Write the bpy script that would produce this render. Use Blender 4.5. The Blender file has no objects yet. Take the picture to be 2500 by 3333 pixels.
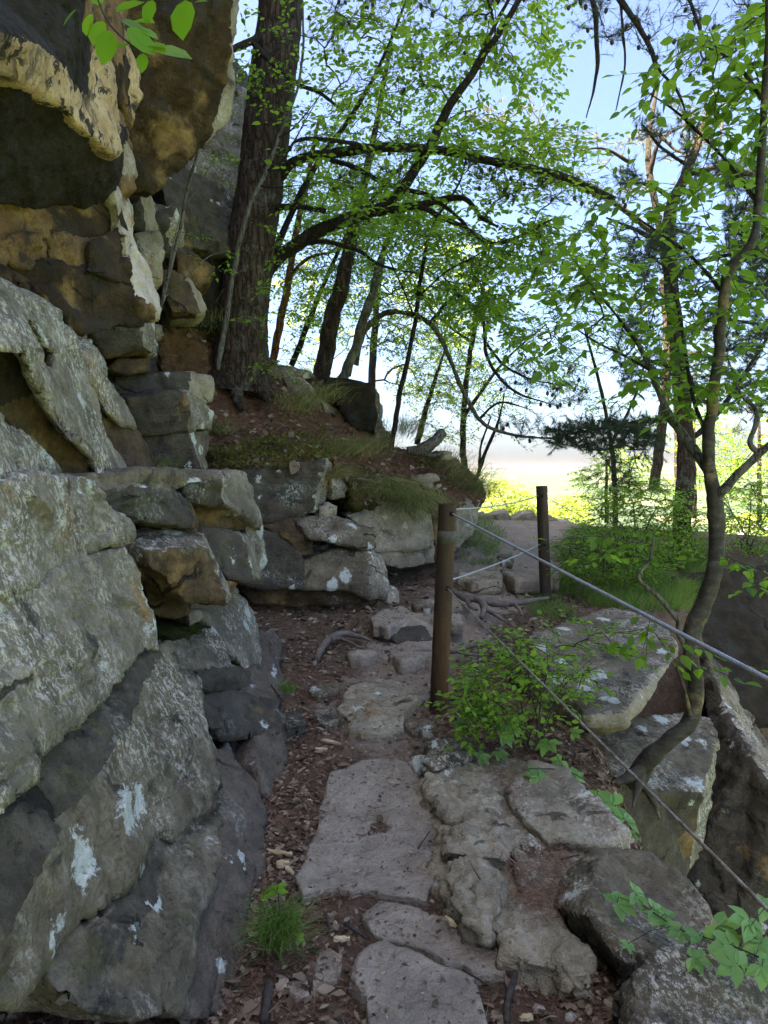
import bpy, bmesh, math, random
import numpy as np
from mathutils import Vector, Matrix
from mathutils.bvhtree import BVHTree

# ------------------------------------------------------------------ camera, sky, sun, exposure
SC = bpy.context.scene
COL = SC.collection
FPX, CX, CY, HOR = 2310.0, 1250.0, 1666.5, 1537.0       # measured in the 2500 x 3333 photograph
PITCH = math.atan((CY - HOR) / FPX)
EYE = 1.6
cam_d = bpy.data.cameras.new('camera')
cam = bpy.data.objects.new('camera', cam_d); COL.objects.link(cam)
cam.location = (0, 0, EYE); cam.rotation_euler = (math.pi / 2 - PITCH, 0, 0)
cam_d.sensor_fit = 'VERTICAL'; cam_d.sensor_height = 36.0; cam_d.lens = 36.0 * FPX / 3333.0
cam_d.clip_start = 0.05; cam_d.clip_end = 40000
SC.camera = cam

SUN_EL, SUN_AZ = math.radians(60), math.radians(238)     # azimuth of the sun, clockwise from +Y
world = bpy.data.worlds.new('World'); SC.world = world; world.use_nodes = True
wn = world.node_tree.nodes; wl = world.node_tree.links
for n in list(wn): wn.remove(n)
wo = wn.new('ShaderNodeOutputWorld'); wb = wn.new('ShaderNodeBackground'); ws = wn.new('ShaderNodeTexSky')
ws.sky_type = 'NISHITA'; ws.sun_disc = False
ws.sun_elevation = SUN_EL; ws.sun_rotation = SUN_AZ
ws.altitude = 300; ws.air_density = 0.75; ws.dust_density = 5.0; ws.ozone_density = 10.0
wb.inputs['Strength'].default_value = 0.05
wl.new(ws.outputs[0], wb.inputs['Color']); wl.new(wb.outputs[0], wo.inputs['Surface'])
sun_d = bpy.data.lights.new('sun', 'SUN'); sun = bpy.data.objects.new('sun', sun_d); COL.objects.link(sun)
sun_d.energy = 5.0; sun_d.angle = math.radians(0.53); sun_d.color = (1.0, 0.93, 0.82)
sd = Vector((math.sin(SUN_AZ) * math.cos(SUN_EL), math.cos(SUN_AZ) * math.cos(SUN_EL), math.sin(SUN_EL)))
sun.rotation_euler = sd.to_track_quat('Z', 'Y').to_euler(); sun.location = sd * 60
vs = SC.view_settings
vs.view_transform = 'Standard'; vs.look = 'None'; vs.exposure = 3.9; vs.gamma = 1.0; vs.use_white_balance = True; vs.white_balance_temperature = 8300; vs.use_curve_mapping = False
cy = SC.cycles
cy.use_denoising = True; cy.denoising_input_passes = 'RGB_ALBEDO_NORMAL'; cy.denoising_prefilter = 'ACCURATE'
cy.max_bounces = 10; cy.diffuse_bounces = 6; cy.transmission_bounces = 8; cy.transparent_max_bounces = 8; cy.volume_bounces = 0
cy.sample_clamp_indirect = 6.0

# ------------------------------------------------------------------ helpers
random.seed(7); RNG = np.random.default_rng(7)
FR = {'s': (0, 0, 1), 'p': (0, 0, 1659 / 2500), 'z1': (0, 0, 2.0), 'z2': (0, 900, 2.0), 'z3': (0, 1800, 1.659),
      'z4': (600, 1200, 1.659), 'r7': (1500, 1100, 1.659), 'r8': (800, 2000, 1659 / 1700)}

def at(x, y, d, fr='p'):
    """Point seen at pixel (x, y) of the photograph: d >= 1.25 is its distance along +Y, smaller values its height."""
    ox, oy, k = FR[fr]
    u = (ox + x / k - CX) / FPX; v = -(oy + y / k - CY) / FPX
    c, s = math.cos(PITCH), math.sin(PITCH)
    dx, dy, dz = u, c + v * s, -s + v * c
    t = d / dy if d >= 1.25 else (d - EYE) / dz
    return Vector((dx * t, dy * t, EYE + dz * t))

def _hash(ix, iy, iz, seed):
    h = (ix * 374761393 + iy * 668265263 + iz * 2147483647 + seed * 1274126177) & 0xFFFFFFFF
    h = ((h ^ (h >> 13)) * 1274126177) & 0xFFFFFFFF
    return ((h ^ (h >> 16)) & 0xFFFFFF) / float(0xFFFFFF) * 2 - 1

def vnoise(p, seed=0):
    i = np.floor(p).astype(np.int64); f = p - i
    f = f * f * f * (f * (f * 6 - 15) + 10)
    out = 0
    for dx in (0, 1):
        wx = f[:, 0] if dx else 1 - f[:, 0]
        for dy in (0, 1):
            wy = f[:, 1] if dy else 1 - f[:, 1]
            for dz in (0, 1):
                wz = f[:, 2] if dz else 1 - f[:, 2]
                out = out + wx * wy * wz * _hash(i[:, 0] + dx, i[:, 1] + dy, i[:, 2] + dz, seed)
    return out

def fbm(p, octv=4, seed=0, gain=0.5):
    a, t, s = 1.0, 0, 0
    q = np.array(p, dtype=np.float64)
    for o in range(octv):
        t = t + a * vnoise(q, seed + o * 17); s += a
        a *= gain; q = q * 2.03 + 11.3
    return t / s

def facets(p, cell, seed=0):
    """Piecewise planar noise: every random cell is a small tilted plane, as on split stone."""
    q = np.asarray(p) / cell; b = np.floor(q - .5).astype(np.int64)
    best = np.full(len(q), 1e9); out = np.zeros(len(q))
    for dx in (0, 1):
        for dy in (0, 1):
            for dz in (0, 1):
                i = b + np.array([dx, dy, dz]); h = [_hash(i[:, 0], i[:, 1], i[:, 2], seed + k) for k in range(6)]
                v = q - (i + .5 + .46 * np.stack(h[:3], 1)); d = (v * v).sum(1)
                m = d < best; best = np.where(m, d, best)
                out = np.where(m, v[:, 0] * h[3] + v[:, 1] * h[4] + v[:, 2] * h[5] + .45 * h[3], out)
    return out

def tag(o, label=None, cat=None, group=None, kind=None):
    if label: o['label'] = label
    if cat: o['category'] = cat
    if group: o['group'] = group
    if kind: o['kind'] = kind
    return o

def empty(name, loc=(0, 0, 0), parent=None):
    o = bpy.data.objects.new(name, None); COL.objects.link(o); o.location = loc
    o.empty_display_size = 0.1
    if parent: o.parent = parent
    return o

def wloc(o):
    v = Vector(o.location)
    while o.parent:
        o = o.parent; v = v + Vector(o.location)
    return v

def link(name, me, parent=None, mats=(), smooth=False, base=None):
    """Link mesh data given in world coordinates; the origin goes to the bottom centre (or base)."""
    o = bpy.data.objects.new(name, me); COL.objects.link(o)
    for m in mats: me.materials.append(m)
    n = len(me.vertices)
    if smooth: me.polygons.foreach_set('use_smooth', np.ones(len(me.polygons), dtype=bool))
    a = np.empty(n * 3); me.vertices.foreach_get('co', a); a = a.reshape(-1, 3)
    c = np.array(base) if base is not None else np.array([(a[:, 0].min() + a[:, 0].max()) / 2, (a[:, 1].min() + a[:, 1].max()) / 2, a[:, 2].min()])
    a -= c; me.vertices.foreach_set('co', a.ravel()); me.update()
    o.location = Vector(c)
    if parent is not None:
        o.parent = parent; o.location = Vector(c) - wloc(parent)
    return o

class MB:
    """Collects triangles/quads; build() links them as one mesh."""
    def __init__(s): s.v = []; s.f = []; s.r = []; s.n = 0
    def add(s, v, f, r=0.0):
        v = np.asarray(v, dtype=np.float64).reshape(-1, 3)
        s.v.append(v); s.f += [tuple(int(i) + s.n for i in q) for q in f]
        s.r.append(np.full(len(v), r) if np.isscalar(r) else np.asarray(r)); s.n += len(v)
    def tube(s, pts, rad, sides=6, cap=True, r=0.0, twist=0.0):
        pts = [Vector(p) for p in pts]; n = len(pts)
        if np.isscalar(rad): rad = [rad] * n
        nrm = None; V = []; F = []
        for i, p in enumerate(pts):
            t = (pts[min(i + 1, n - 1)] - pts[max(i - 1, 0)])
            if t.length < 1e-9: t = Vector((0, 0, 1))
            t.normalize()
            if nrm is None: nrm = t.orthogonal().normalized()
            else:
                nrm = nrm - t * nrm.dot(t)
                nrm = nrm.normalized() if nrm.length > 1e-6 else t.orthogonal().normalized()
            b = t.cross(nrm)
            for k in range(sides):
                a = 2 * math.pi * k / sides + twist * i
                V.append(p + (nrm * math.cos(a) + b * math.sin(a)) * rad[i])
        for i in range(n - 1):
            for k in range(sides):
                k2 = (k + 1) % sides
                F.append((i * sides + k, i * sides + k2, (i + 1) * sides + k2, (i + 1) * sides + k))
        if cap:
            F.append(tuple(range(sides - 1, -1, -1))); F.append(tuple((n - 1) * sides + k for k in range(sides)))
        s.add([tuple(v) for v in V], F, r)
    def box(s, c, sz, rot=None, r=0.0):
        c = Vector(c); V = []
        for z in (-.5, .5):
            for x, y in ((-.5, -.5), (.5, -.5), (.5, .5), (-.5, .5)):
                q = Vector((x * sz[0], y * sz[1], z * sz[2]))
                V.append(tuple(c + (rot @ q if rot else q)))
        s.add(V, [(3, 2, 1, 0), (4, 5, 6, 7), (0, 1, 5, 4), (1, 2, 6, 5), (2, 3, 7, 6), (3, 0, 4, 7)], r)
    def mesh(s, name):
        me = bpy.data.meshes.new(name)
        v = np.concatenate(s.v) if s.v else np.zeros((0, 3))
        me.from_pydata(v.tolist(), [], s.f)
        at_ = me.attributes.new('rnd', 'FLOAT', 'POINT'); at_.data.foreach_set('value', np.concatenate(s.r).astype(np.float32))
        me.update()
        return me
    def build(s, name, mat, parent=None, smooth=True):
        return link(name, s.mesh(name), parent, (mat,), smooth)

def smooth_path(pts, n=8):
    """Catmull-Rom through pts."""
    P = [Vector(p) for p in pts]
    if len(P) < 3: return [P[0].lerp(P[-1], i / n) for i in range(n + 1)]
    Q = [P[0] * 2 - P[1]] + P + [P[-1] * 2 - P[-2]]; out = []
    for i in range(1, len(Q) - 2):
        a, b, c, d = Q[i - 1], Q[i], Q[i + 1], Q[i + 2]
        for k in range(n):
            t = k / n
            out.append(0.5 * ((2 * b) + (c - a) * t + (2 * a - 5 * b + 4 * c - d) * t * t + (3 * b - a - 3 * c + d) * t ** 3))
    out.append(P[-1]); return out

def interp_r(rads, n):
    return list(np.interp(np.linspace(0, 1, n), np.linspace(0, 1, len(rads)), rads))

# ------------------------------------------------------------------ materials
class NT:
    def __init__(s, name):
        s.m = bpy.data.materials.new(name); s.m.use_nodes = True
        s.t = s.m.node_tree; s.N = s.t.nodes; s.L = s.t.links
        for n in list(s.N): s.N.remove(n)
        s.out = s.N.new('ShaderNodeOutputMaterial')
        s.geo = s.N.new('ShaderNodeNewGeometry')
        s.pos = s.geo.outputs['Position']
    def put(s, sock, val):
        if hasattr(val, 'is_linked') or isinstance(val, bpy.types.NodeSocket): s.L.new(val, sock)
        else:
            if sock.type == 'RGBA' and len(val) == 3: val = (*val, 1)
            sock.default_value = val
    def noise(s, scale, detail=4, rough=0.55, vec=None, dist=0.0):
        n = s.N.new('ShaderNodeTexNoise'); n.inputs['Scale'].default_value = scale
        n.inputs['Detail'].default_value = detail; n.inputs['Roughness'].default_value = rough
        n.inputs['Distortion'].default_value = dist
        s.L.new(vec or s.pos, n.inputs['Vector']); return n.outputs['Fac']
    def vor(s, scale, vec=None, feature='F1', out='Distance', rnd=1.0):
        n = s.N.new('ShaderNodeTexVoronoi'); n.feature = feature; n.inputs['Scale'].default_value = scale
        n.inputs['Randomness'].default_value = rnd
        s.L.new(vec or s.pos, n.inputs['Vector']); return n.outputs[out]
    def map(s, sc=(1, 1, 1), rot=(0, 0, 0), loc=(0, 0, 0), vec=None):
        n = s.N.new('ShaderNodeMapping'); n.inputs['Scale'].default_value = sc; n.inputs['Rotation'].default_value = rot
        n.inputs['Location'].default_value = loc
        s.L.new(vec or s.pos, n.inputs['Vector']); return n.outputs[0]
    def ramp(s, fac, stops):
        n = s.N.new('ShaderNodeValToRGB'); e = n.color_ramp.elements
        while len(e) > 1: e.remove(e[-1])
        for i, (p, c) in enumerate(stops):
            el = e[0] if i == 0 else e.new(p)
            el.position = p
            el.color = (*c, 1) if not np.isscalar(c) else (c, c, c, 1)
        s.L.new(fac, n.inputs[0]); return n.outputs[0]
    def mix(s, fac, a, b, mode='MIX'):
        n = s.N.new('ShaderNodeMix'); n.data_type = 'RGBA'; n.blend_type = mode
        s.put(n.inputs[0], fac); s.put(n.inputs[6], a); s.put(n.inputs[7], b); return n.outputs[2]
    def math(s, op, a, b=0.0, c=0.0):
        n = s.N.new('ShaderNodeMath'); n.operation = op
        s.put(n.inputs[0], a); s.put(n.inputs[1], b)
        if op in ('MULTIPLY_ADD', 'COMPARE'): s.put(n.inputs[2], c)
        return n.outputs[0]
    def step(s, fac, lo, hi):
        n = s.N.new('ShaderNodeMapRange'); n.interpolation_type = 'SMOOTHSTEP'
        s.L.new(fac, n.inputs[0]); n.inputs[1].default_value = lo; n.inputs[2].default_value = hi; return n.outputs[0]
    def bump(s, h, strength=0.5, dist=0.02, normal=None):
        n = s.N.new('ShaderNodeBump'); n.inputs['Strength'].default_value = strength; n.inputs['Distance'].default_value = dist
        s.L.new(h, n.inputs['Height'])
        if normal is not None: s.L.new(normal, n.inputs['Normal'])
        return n.outputs[0]
    def attr(s, name):
        n = s.N.new('ShaderNodeAttribute'); n.attribute_name = name; return n.outputs['Fac']
    def orand(s):
        return s.N.new('ShaderNodeObjectInfo').outputs['Random']
    def normal_z(s):
        x = s.N.new('ShaderNodeSeparateXYZ'); s.L.new(s.geo.outputs['Normal'], x.inputs[0]); return x.outputs[2]
    def bsdf(s, col, rough=0.85, normal=None, spec=0.3, metal=0.0):
        b = s.N.new('ShaderNodeBsdfPrincipled')
        s.put(b.inputs['Base Color'], col); s.put(b.inputs['Roughness'], rough); s.put(b.inputs['Metallic'], metal)
        b.inputs['Specular IOR Level'].default_value = spec
        if normal is not None: s.L.new(normal, b.inputs['Normal'])
        s.L.new(b.outputs[0], s.out.inputs['Surface']); return s.m

def rock_mat(name, dark, mid, light, lichen=0.3, white=0.25, moss=0.2, black=0.2, ochre=0.0, lich_col=(.43, .47, .40), bed=True, off=0.0, pit_s=.35, stain=.42, crack=1.0):
    t = NT(name)
    P = t.map(loc=(off, off * 1.7, -off))
    big = t.noise(1.7, 6, 0.62, P); med = t.noise(7, 6, 0.65, P); fine = t.noise(55, 5, 0.7, P)
    grit = t.noise(190, 3, 0.6, P)
    col = t.ramp(t.math('MULTIPLY_ADD', med, 0.6, t.math('MULTIPLY', fine, 0.4)), [(0.30, dark), (0.5, mid), (0.70, light)])
    col = t.mix(t.step(big, 0.52, 0.68), col, tuple(0.62 * a + 0.02 for a in mid), 'MIX')
    if ochre > 0:
        oc = t.step(t.noise(2.3, 5, 0.6, t.map(loc=(9, 3, off))), 0.62 - ochre * 0.3, 0.72 - ochre * 0.25)
        col = t.mix(t.math('MULTIPLY', oc, 0.85), col, t.ramp(med, [(0.3, (.16, .085, .03)), (0.7, (.40, .26, .11))]))
    if moss > 0:
        mo = t.step(t.noise(3.1, 5, 0.65, t.map(loc=(4, 7 + off, 2))), 0.70 - moss * 0.3, 0.80 - moss * 0.22)
        col = t.mix(t.math('MULTIPLY', mo, 0.65), col, t.ramp(fine, [(0.3, (.045, .05, .016)), (0.7, (.14, .15, .05))]))
    st = t.map(sc=(1.0, 1.25, 1.75), rot=(0, -0.46, 0), loc=(off, 0, 0)); st.node.vector_type = 'TEXTURE'     # crusts drawn out down the dip
    if lichen > 0:                                       # small pale crusts, thinning out in patches
        zone = t.step(t.noise(1.9, 4, 0.6, t.map(loc=(off + 2, 1, 5))), 0.62 - lichen * 0.38, 0.78 - lichen * 0.3)
        sp = t.step(t.noise(58, 6, 0.8, st, 0.1), 0.525, 0.55)
        col = t.mix(t.math('MULTIPLY', t.math('MULTIPLY', sp, zone), 0.8), col, lich_col)
        sp2 = t.step(t.noise(24, 7, 0.78, st, 0.1), 0.572, 0.59)
        col = t.mix(t.math('MULTIPLY', t.math('MULTIPLY', sp2, zone), 0.75), col, t.mix(fine, tuple(0.8 * c for c in lich_col), tuple(1.25 * c for c in lich_col)))
    if black > 0:
        bl = t.step(t.noise(4.4, 6, 0.7, t.map(loc=(1 + off, 5, 8)), 0.5), 0.66 - black * 0.26, 0.74 - black * 0.22)
        col = t.mix(t.math('MULTIPLY', bl, 0.78), col, t.ramp(fine, [(0.3, (.014, .014, .013)), (0.7, (.05, .048, .042))]))
    if black > .55:                                      # crisp black crust spots
        zz = t.step(t.noise(2.2, 4, .6, t.map(loc=(off + 7, 2, 1))), .46, .54)
        sp3 = t.math('MULTIPLY', t.step(t.noise(15, 4, .6, P, .3), .535, .555), zz)
        col = t.mix(t.math('MULTIPLY', sp3, .92), col, (.02, .021, .022))
    if white > 0:                                        # a few round white crusts
        v = t.vor(4.4, t.map(sc=(1, 0.8, 0.7), loc=(off * 2, 3, 1)))
        v = t.math('ADD', v, t.math('MULTIPLY', t.math('SUBTRACT', t.noise(20, 6, 0.8, P), 0.5), 0.7))
        wm = t.step(v, 0.09 + white * 0.22, 0.06 + white * 0.19)
        col = t.mix(t.math('MULTIPLY', wm, 0.85), col, t.mix(t.step(fine, 0.3, 0.7), (.50, .54, .47), (.74, .76, .70)))
    wv = t.N.new('ShaderNodeVectorMath'); wv.operation = 'MULTIPLY_ADD'; wz = t.N.new('ShaderNodeTexNoise'); wz.inputs['Scale'].default_value = 2.4; wz.inputs['Detail'].default_value = 6
    t.L.new(P, wz.inputs['Vector']); t.L.new(wz.outputs['Color'], wv.inputs[0]); wv.inputs[1].default_value = (.42, .42, .42); t.L.new(P, wv.inputs[2])
    ck = t.vor(1.0, t.map(sc=(.9, .9, 1.7), rot=(.2, .12, 0), loc=(off, 0, 0), vec=wv.outputs[0]), 'DISTANCE_TO_EDGE')
    ck = t.math('MULTIPLY', t.step(ck, .016, .004), t.step(t.noise(1.4, 3, .6, t.map(loc=(off, 8, 3))), .53, .62))      # a few open cracks
    col = t.mix(t.math('MULTIPLY', ck, .8 * crack), col, (.012, .010, .008))
    gr = t.step(t.noise(2.6, 6, .7, t.map(sc=(1.6, 1.6, .55), loc=(off, 1, 4))), .50, .66)                                 # run-off stains
    col = t.mix(t.math('MULTIPLY', gr, stain), col, tuple(.5 * x for x in dark))
    gg = t.ramp(t.math('MULTIPLY_ADD', grit, .6, t.math('MULTIPLY', t.noise(420, 2, .6, P), .4)), [(.34, .72), (.5, 1.0), (.68, 1.24)])
    col = t.mix(.85, col, gg, 'MULTIPLY')
    h = t.math('MULTIPLY_ADD', med, 1.4, t.math('MULTIPLY_ADD', fine, 0.42, t.math('MULTIPLY', grit, 0.14)))
    h = t.math('MULTIPLY_ADD', ck, -1.6 * crack, h)
    if bed:
        h = t.math('MULTIPLY_ADD', t.noise(5, 5, 0.7, t.map(sc=(0.8, 0.8, 5.0), rot=(0.22, 0.12, 0))), 0.7, h)
    pit = t.step(t.vor(26, t.map(loc=(off, 2, 2))), 0.16, 0.05)
    h = t.math('MULTIPLY_ADD', pit, -pit_s, h)
    return t.bsdf(col, t.ramp(fine, [(0.3, 0.75), (0.7, 0.95)]), t.bump(h, 0.9, 0.035), 0.25)

M = {}
M['grey'] = rock_mat('lichened_sandstone', (.052, .040, .024), (.155, .125, .080), (.31, .262, .185), 0.46, 0.76, 0.34, 0.40, 0.0, (.58, .545, .455))
M['pale'] = rock_mat('pale_lichened_sandstone', (.080, .065, .042), (.22, .187, .13), (.41, .36, .275), 0.60, 0.52, 0.26, 0.22, 0.10, (.64, .605, .515), off=3.1)  # lichened stone; on right-facing facets it also paints in their light
M['dark'] = rock_mat('weathered_shaded_sandstone', (.030, .025, .017), (.082, .068, .048), (.165, .14, .103), 0.22, 0.16, 0.36, 0.42, 0.10, off=5.7)  # weathered stone; on camera-facing fronts it also paints in their shade
M['brown'] = rock_mat('brown_sandstone', (.036, .023, .011), (.095, .061, .029), (.20, .135, .070), 0.06, 0.0, 0.34, 0.46, 0.36, off=8.3)
M['ochre'] = rock_mat('ochre_sandstone', (.085, .044, .016), (.215, .122, .050), (.44, .285, .14), 0.0, 0.0, 0.06, 0.545, 0.4, off=11.9)
M['cream'] = rock_mat('cream_sandstone', (.36, .22, .10), (.59, .40, .215), (.74, .57, .36), 0.0, 0.0, 0.0, 0.57, 0.24, off=2.2)
M['lip'] = rock_mat('bleached_sandstone', (.44, .34, .26), (.62, .52, .425), (.75, .67, .57), 0.0, 0.0, 0.0, 0.0, 0.15, off=1.2, stain=.12)
M['stain_shade'] = rock_mat('stained_shaded_sandstone', (.010, .0075, .005), (.022, .016, .0095), (.060, .041, .021), 0.0, 0.0, 0.04, 0.55, 0.0, off=6.6)  # black-stained stone; also paints the shade of hollows and undersides
M['rust'] = rock_mat('rust_brown_sandstone', (.017, .010, .004), (.048, .029, .012), (.125, .075, .031), 0.0, 0.0, 0.14, 0.40, 0.30, off=14.4)
M['purple'] = rock_mat('purplish_sandstone', (.062, .045, .032), (.135, .104, .076), (.23, .187, .145), 0.16, 0.16, 0.16, 0.30, 0.0, off=17.2)
M['path'] = rock_mat('trodden_sandstone', (.20, .16, .118), (.345, .285, .222), (.49, .42, .34), 0.0, 0.0, 0.0, 0.12, 0.0, off=19.5, pit_s=.12, stain=.25, crack=.3)
M['tan'] = rock_mat('tan_sandstone', (.17, .135, .085), (.34, .285, .20), (.53, .46, .345), 0.32, 0.20, 0.22, 0.28, 0.15, (.62, .59, .50), off=21.5)

def soil_mat(name, a, b, c, moss=0.0):
    t = NT(name)
    med = t.noise(9, 6, 0.7); fine = t.noise(70, 5, 0.75); big = t.noise(1.6, 5, 0.6)
    col = t.ramp(t.math('MULTIPLY_ADD', med, 0.5, t.math('MULTIPLY', fine, 0.5)), [(0.32, a), (0.5, b), (0.68, c)])
    col = t.mix(t.step(big, 0.5, 0.65), col, tuple(x * 1.35 for x in b))
    if moss > 0:
        mo = t.step(t.noise(2.2, 5, 0.7, t.map(loc=(3, 1, 9))), 0.66 - moss * .3, 0.72 - moss * .25)
        col = t.mix(mo, col, t.ramp(fine, [(0.3, (.03, .035, .008)), (0.7, (.13, .14, .025))]))
    h = t.math('MULTIPLY_ADD', med, 1.0, t.math('MULTIPLY', fine, 0.6))
    return t.bsdf(col, 0.95, t.bump(h, 1.0, 0.04), 0.15)
M['soil'] = soil_mat('leaf_mould', (.035, .024, .017), (.085, .058, .042), (.17, .125, .095))
M['trod'] = soil_mat('trodden_earth', (.09, .068, .05), (.18, .14, .108), (.30, .245, .195))
M['bank'] = soil_mat('needle_covered_bank', (.06, .032, .019), (.14, .078, .046), (.26, .155, .095), 0.15)
M['moss'] = soil_mat('mossy_earth', (.012, .012, .006), (.03, .03, .012), (.07, .07, .022), 0.75)

# ------------------------------------------------------------------ the ground
def sst(a, b, x):
    t = np.clip((np.asarray(x, dtype=float) - a) / (b - a), 0, 1); return t * t * (3 - 2 * t)

def ground_h(x, y):
    x = np.asarray(x, dtype=float); y = np.asarray(y, dtype=float)
    base = np.interp(y, [0, 4.2, 5.2, 6.3, 6.7, 8.2, 8.7, 10, 11.5, 12.5, 14], [0, 0, .05, .13, .26, .28, .40, .58, .74, .84, .80])
    edge = np.interp(y, [0, 2, 3.2, 4.4, 5.6, 6.2, 6.7, 8, 8.8, 9.2, 12], [1.0, 1.05, 1.05, 1.25, 1.75, 1.95, 2.9, 3.3, 3.9, 6.0, 7.0])
    drop = sst(0, 1, (x - edge) / 0.9) * 3.2 + np.clip(x - edge - .9, 0, 50) * 0.55
    far = sst(12.6, 16, y + 0.25 * (x - 1.5)) * 2.2 + np.clip(y - 15, 0, 200) * 0.55
    up = np.clip(-1.25 - x, 0, 3) * 0.25
    side = np.where(y > 6.8, -0.05 * np.clip(x - 1.2, 0, 3), 0)
    q = np.stack([x.ravel(), y.ravel(), 0 * x.ravel()], 1)
    n = (fbm(q * 1.3, 4, 3) * 0.06 + fbm(q * 7, 3, 5) * 0.018).reshape(x.shape)
    return base - drop - far + up + side + n

xs = np.linspace(-3.2, 9.0, 260); ys = np.linspace(0.6, 15.5, 330)
X, Y = np.meshgrid(xs, ys); Z = ground_h(X, Y)
nx, ny = len(xs), len(ys)
V = np.stack([X.ravel(), Y.ravel(), Z.ravel()], 1)
I = np.arange(nx * ny).reshape(ny, nx)
F = np.stack([I[:-1, :-1].ravel(), I[:-1, 1:].ravel(), I[1:, 1:].ravel(), I[1:, :-1].ravel()], 1)
me = bpy.data.meshes.new('path'); me.from_pydata(V.tolist(), [], F.tolist())
gmat = NT('path_earth')
_g = gmat
med = _g.noise(9, 6, 0.7); fine = _g.noise(75, 5, 0.75)
c1 = _g.ramp(_g.math('MULTIPLY_ADD', med, .5, _g.math('MULTIPLY', fine, .5)), [(.32, (.06, .038, .025)), (.5, (.15, .098, .066)), (.68, (.27, .19, .14))])
c2 = _g.ramp(_g.math('MULTIPLY_ADD', med, .4, _g.math('MULTIPLY', fine, .6)), [(.30, (.19, .142, .105)), (.5, (.34, .268, .208)), (.70, (.49, .405, .33))])
wornn = _g.attr('worn')
worn = _g.step(_g.math('ADD', wornn, _g.math('MULTIPLY', _g.math('SUBTRACT', _g.noise(2.6, 5, .7), .5), 1.3)), .4, .75)
hh = _g.math('MULTIPLY_ADD', med, 1.0, _g.math('MULTIPLY', fine, .6))
M['ground'] = _g.bsdf(_g.mix(worn, c1, c2), .95, _g.bump(hh, 1.0, .04), .15)
mid = np.interp(V[:, 1], [0, 2, 3.5, 4.6, 6, 7.5, 9, 10, 12], [.25, .15, .0, -.05, .35, 1.05, 1.6, 1.9, 2.4])
wv = np.exp(-((V[:, 0] - mid) / np.interp(V[:, 1], [0, 4, 7, 12], [.28, .45, .75, 1.0])) ** 2) * np.interp(V[:, 1], [0, 3.6, 4.2, 8, 12.5, 13], [.25, .40, .85, 1.1, 1.3, 0])
aw = me.attributes.new('worn', 'FLOAT', 'POINT'); aw.data.foreach_set('value', wv.astype(np.float32))
path = tag(link('path', me, None, (M['ground'],), True), kind='structure')

# far country: the slope below the edge, the valley floor and the hills on the far side, one sheet to the horizon
def far_h(x, y):
    d = np.hypot(x, y)
    z = np.interp(y + 0.15 * np.abs(x), [-60, 0, 14, 40, 120, 400, 900, 3500, 5200, 7500, 12000], [-6, -6, -4, -22, -60, -130, -176, -182, -120, 12, 20])
    q = np.stack([x.ravel(), y.ravel(), 0 * x.ravel()], 1)
    amp = np.interp(d, [0, 30, 300, 3000, 7000], [.5, 1.0, 9, 8, 42])
    z = z + (fbm(q / 900, 5, 21).reshape(x.shape)) * amp
    return z
def sinhs(a, b, n, k): 
    t = np.linspace(np.arcsinh(a / k), np.arcsinh(b / k), n); return np.sinh(t) * k
xs = sinhs(-9000, 9000, 190, 6.0); ys = np.concatenate([[-400, -150, -60, -25, -10, 0], sinhs(5, 12000, 170, 6.0)])
X, Y = np.meshgrid(xs, ys); Z = far_h(X, Y)
left = sst(-2, -12, X) * np.interp(Y, [-60, 10, 25], [6, 6, 0]); Z = Z + left
nx, ny = len(xs), len(ys)
V = np.stack([X.ravel(), Y.ravel(), Z.ravel()], 1); I = np.arange(nx * ny).reshape(ny, nx)
F = np.stack([I[:-1, :-1].ravel(), I[:-1, 1:].ravel(), I[1:, 1:].ravel(), I[1:, :-1].ravel()], 1)
me = bpy.data.meshes.new('valley'); me.from_pydata(V.tolist(), [], F.tolist())
t = NT('wooded_valley')
wood = t.noise(.02, 8, .7); patch = t.vor(.0042, t.map(sc=(1, .7, 0)), 'F1', 'Color')
sep = t.N.new('ShaderNodeSeparateColor'); t.L.new(patch, sep.inputs[0])
col = t.ramp(wood, [(.35, (.014, .028, .016)), (.55, (.028, .048, .024)), (.7, (.05, .072, .032))])
fld = t.math('MULTIPLY', t.step(sep.outputs[0], .62, .66), t.step(t.noise(.0011, 3), .42, .5))
col = t.mix(fld, col, t.ramp(sep.outputs[1], [(.2, (.06, .09, .035)), (.6, (.09, .10, .05)), (.9, (.12, .10, .065))]))
M['valley'] = t.bsdf(col, .95, t.bump(wood, .6, 6.0), .1)
tag(link('valley', me, None, (M['valley'],), True), kind='structure')

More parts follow.
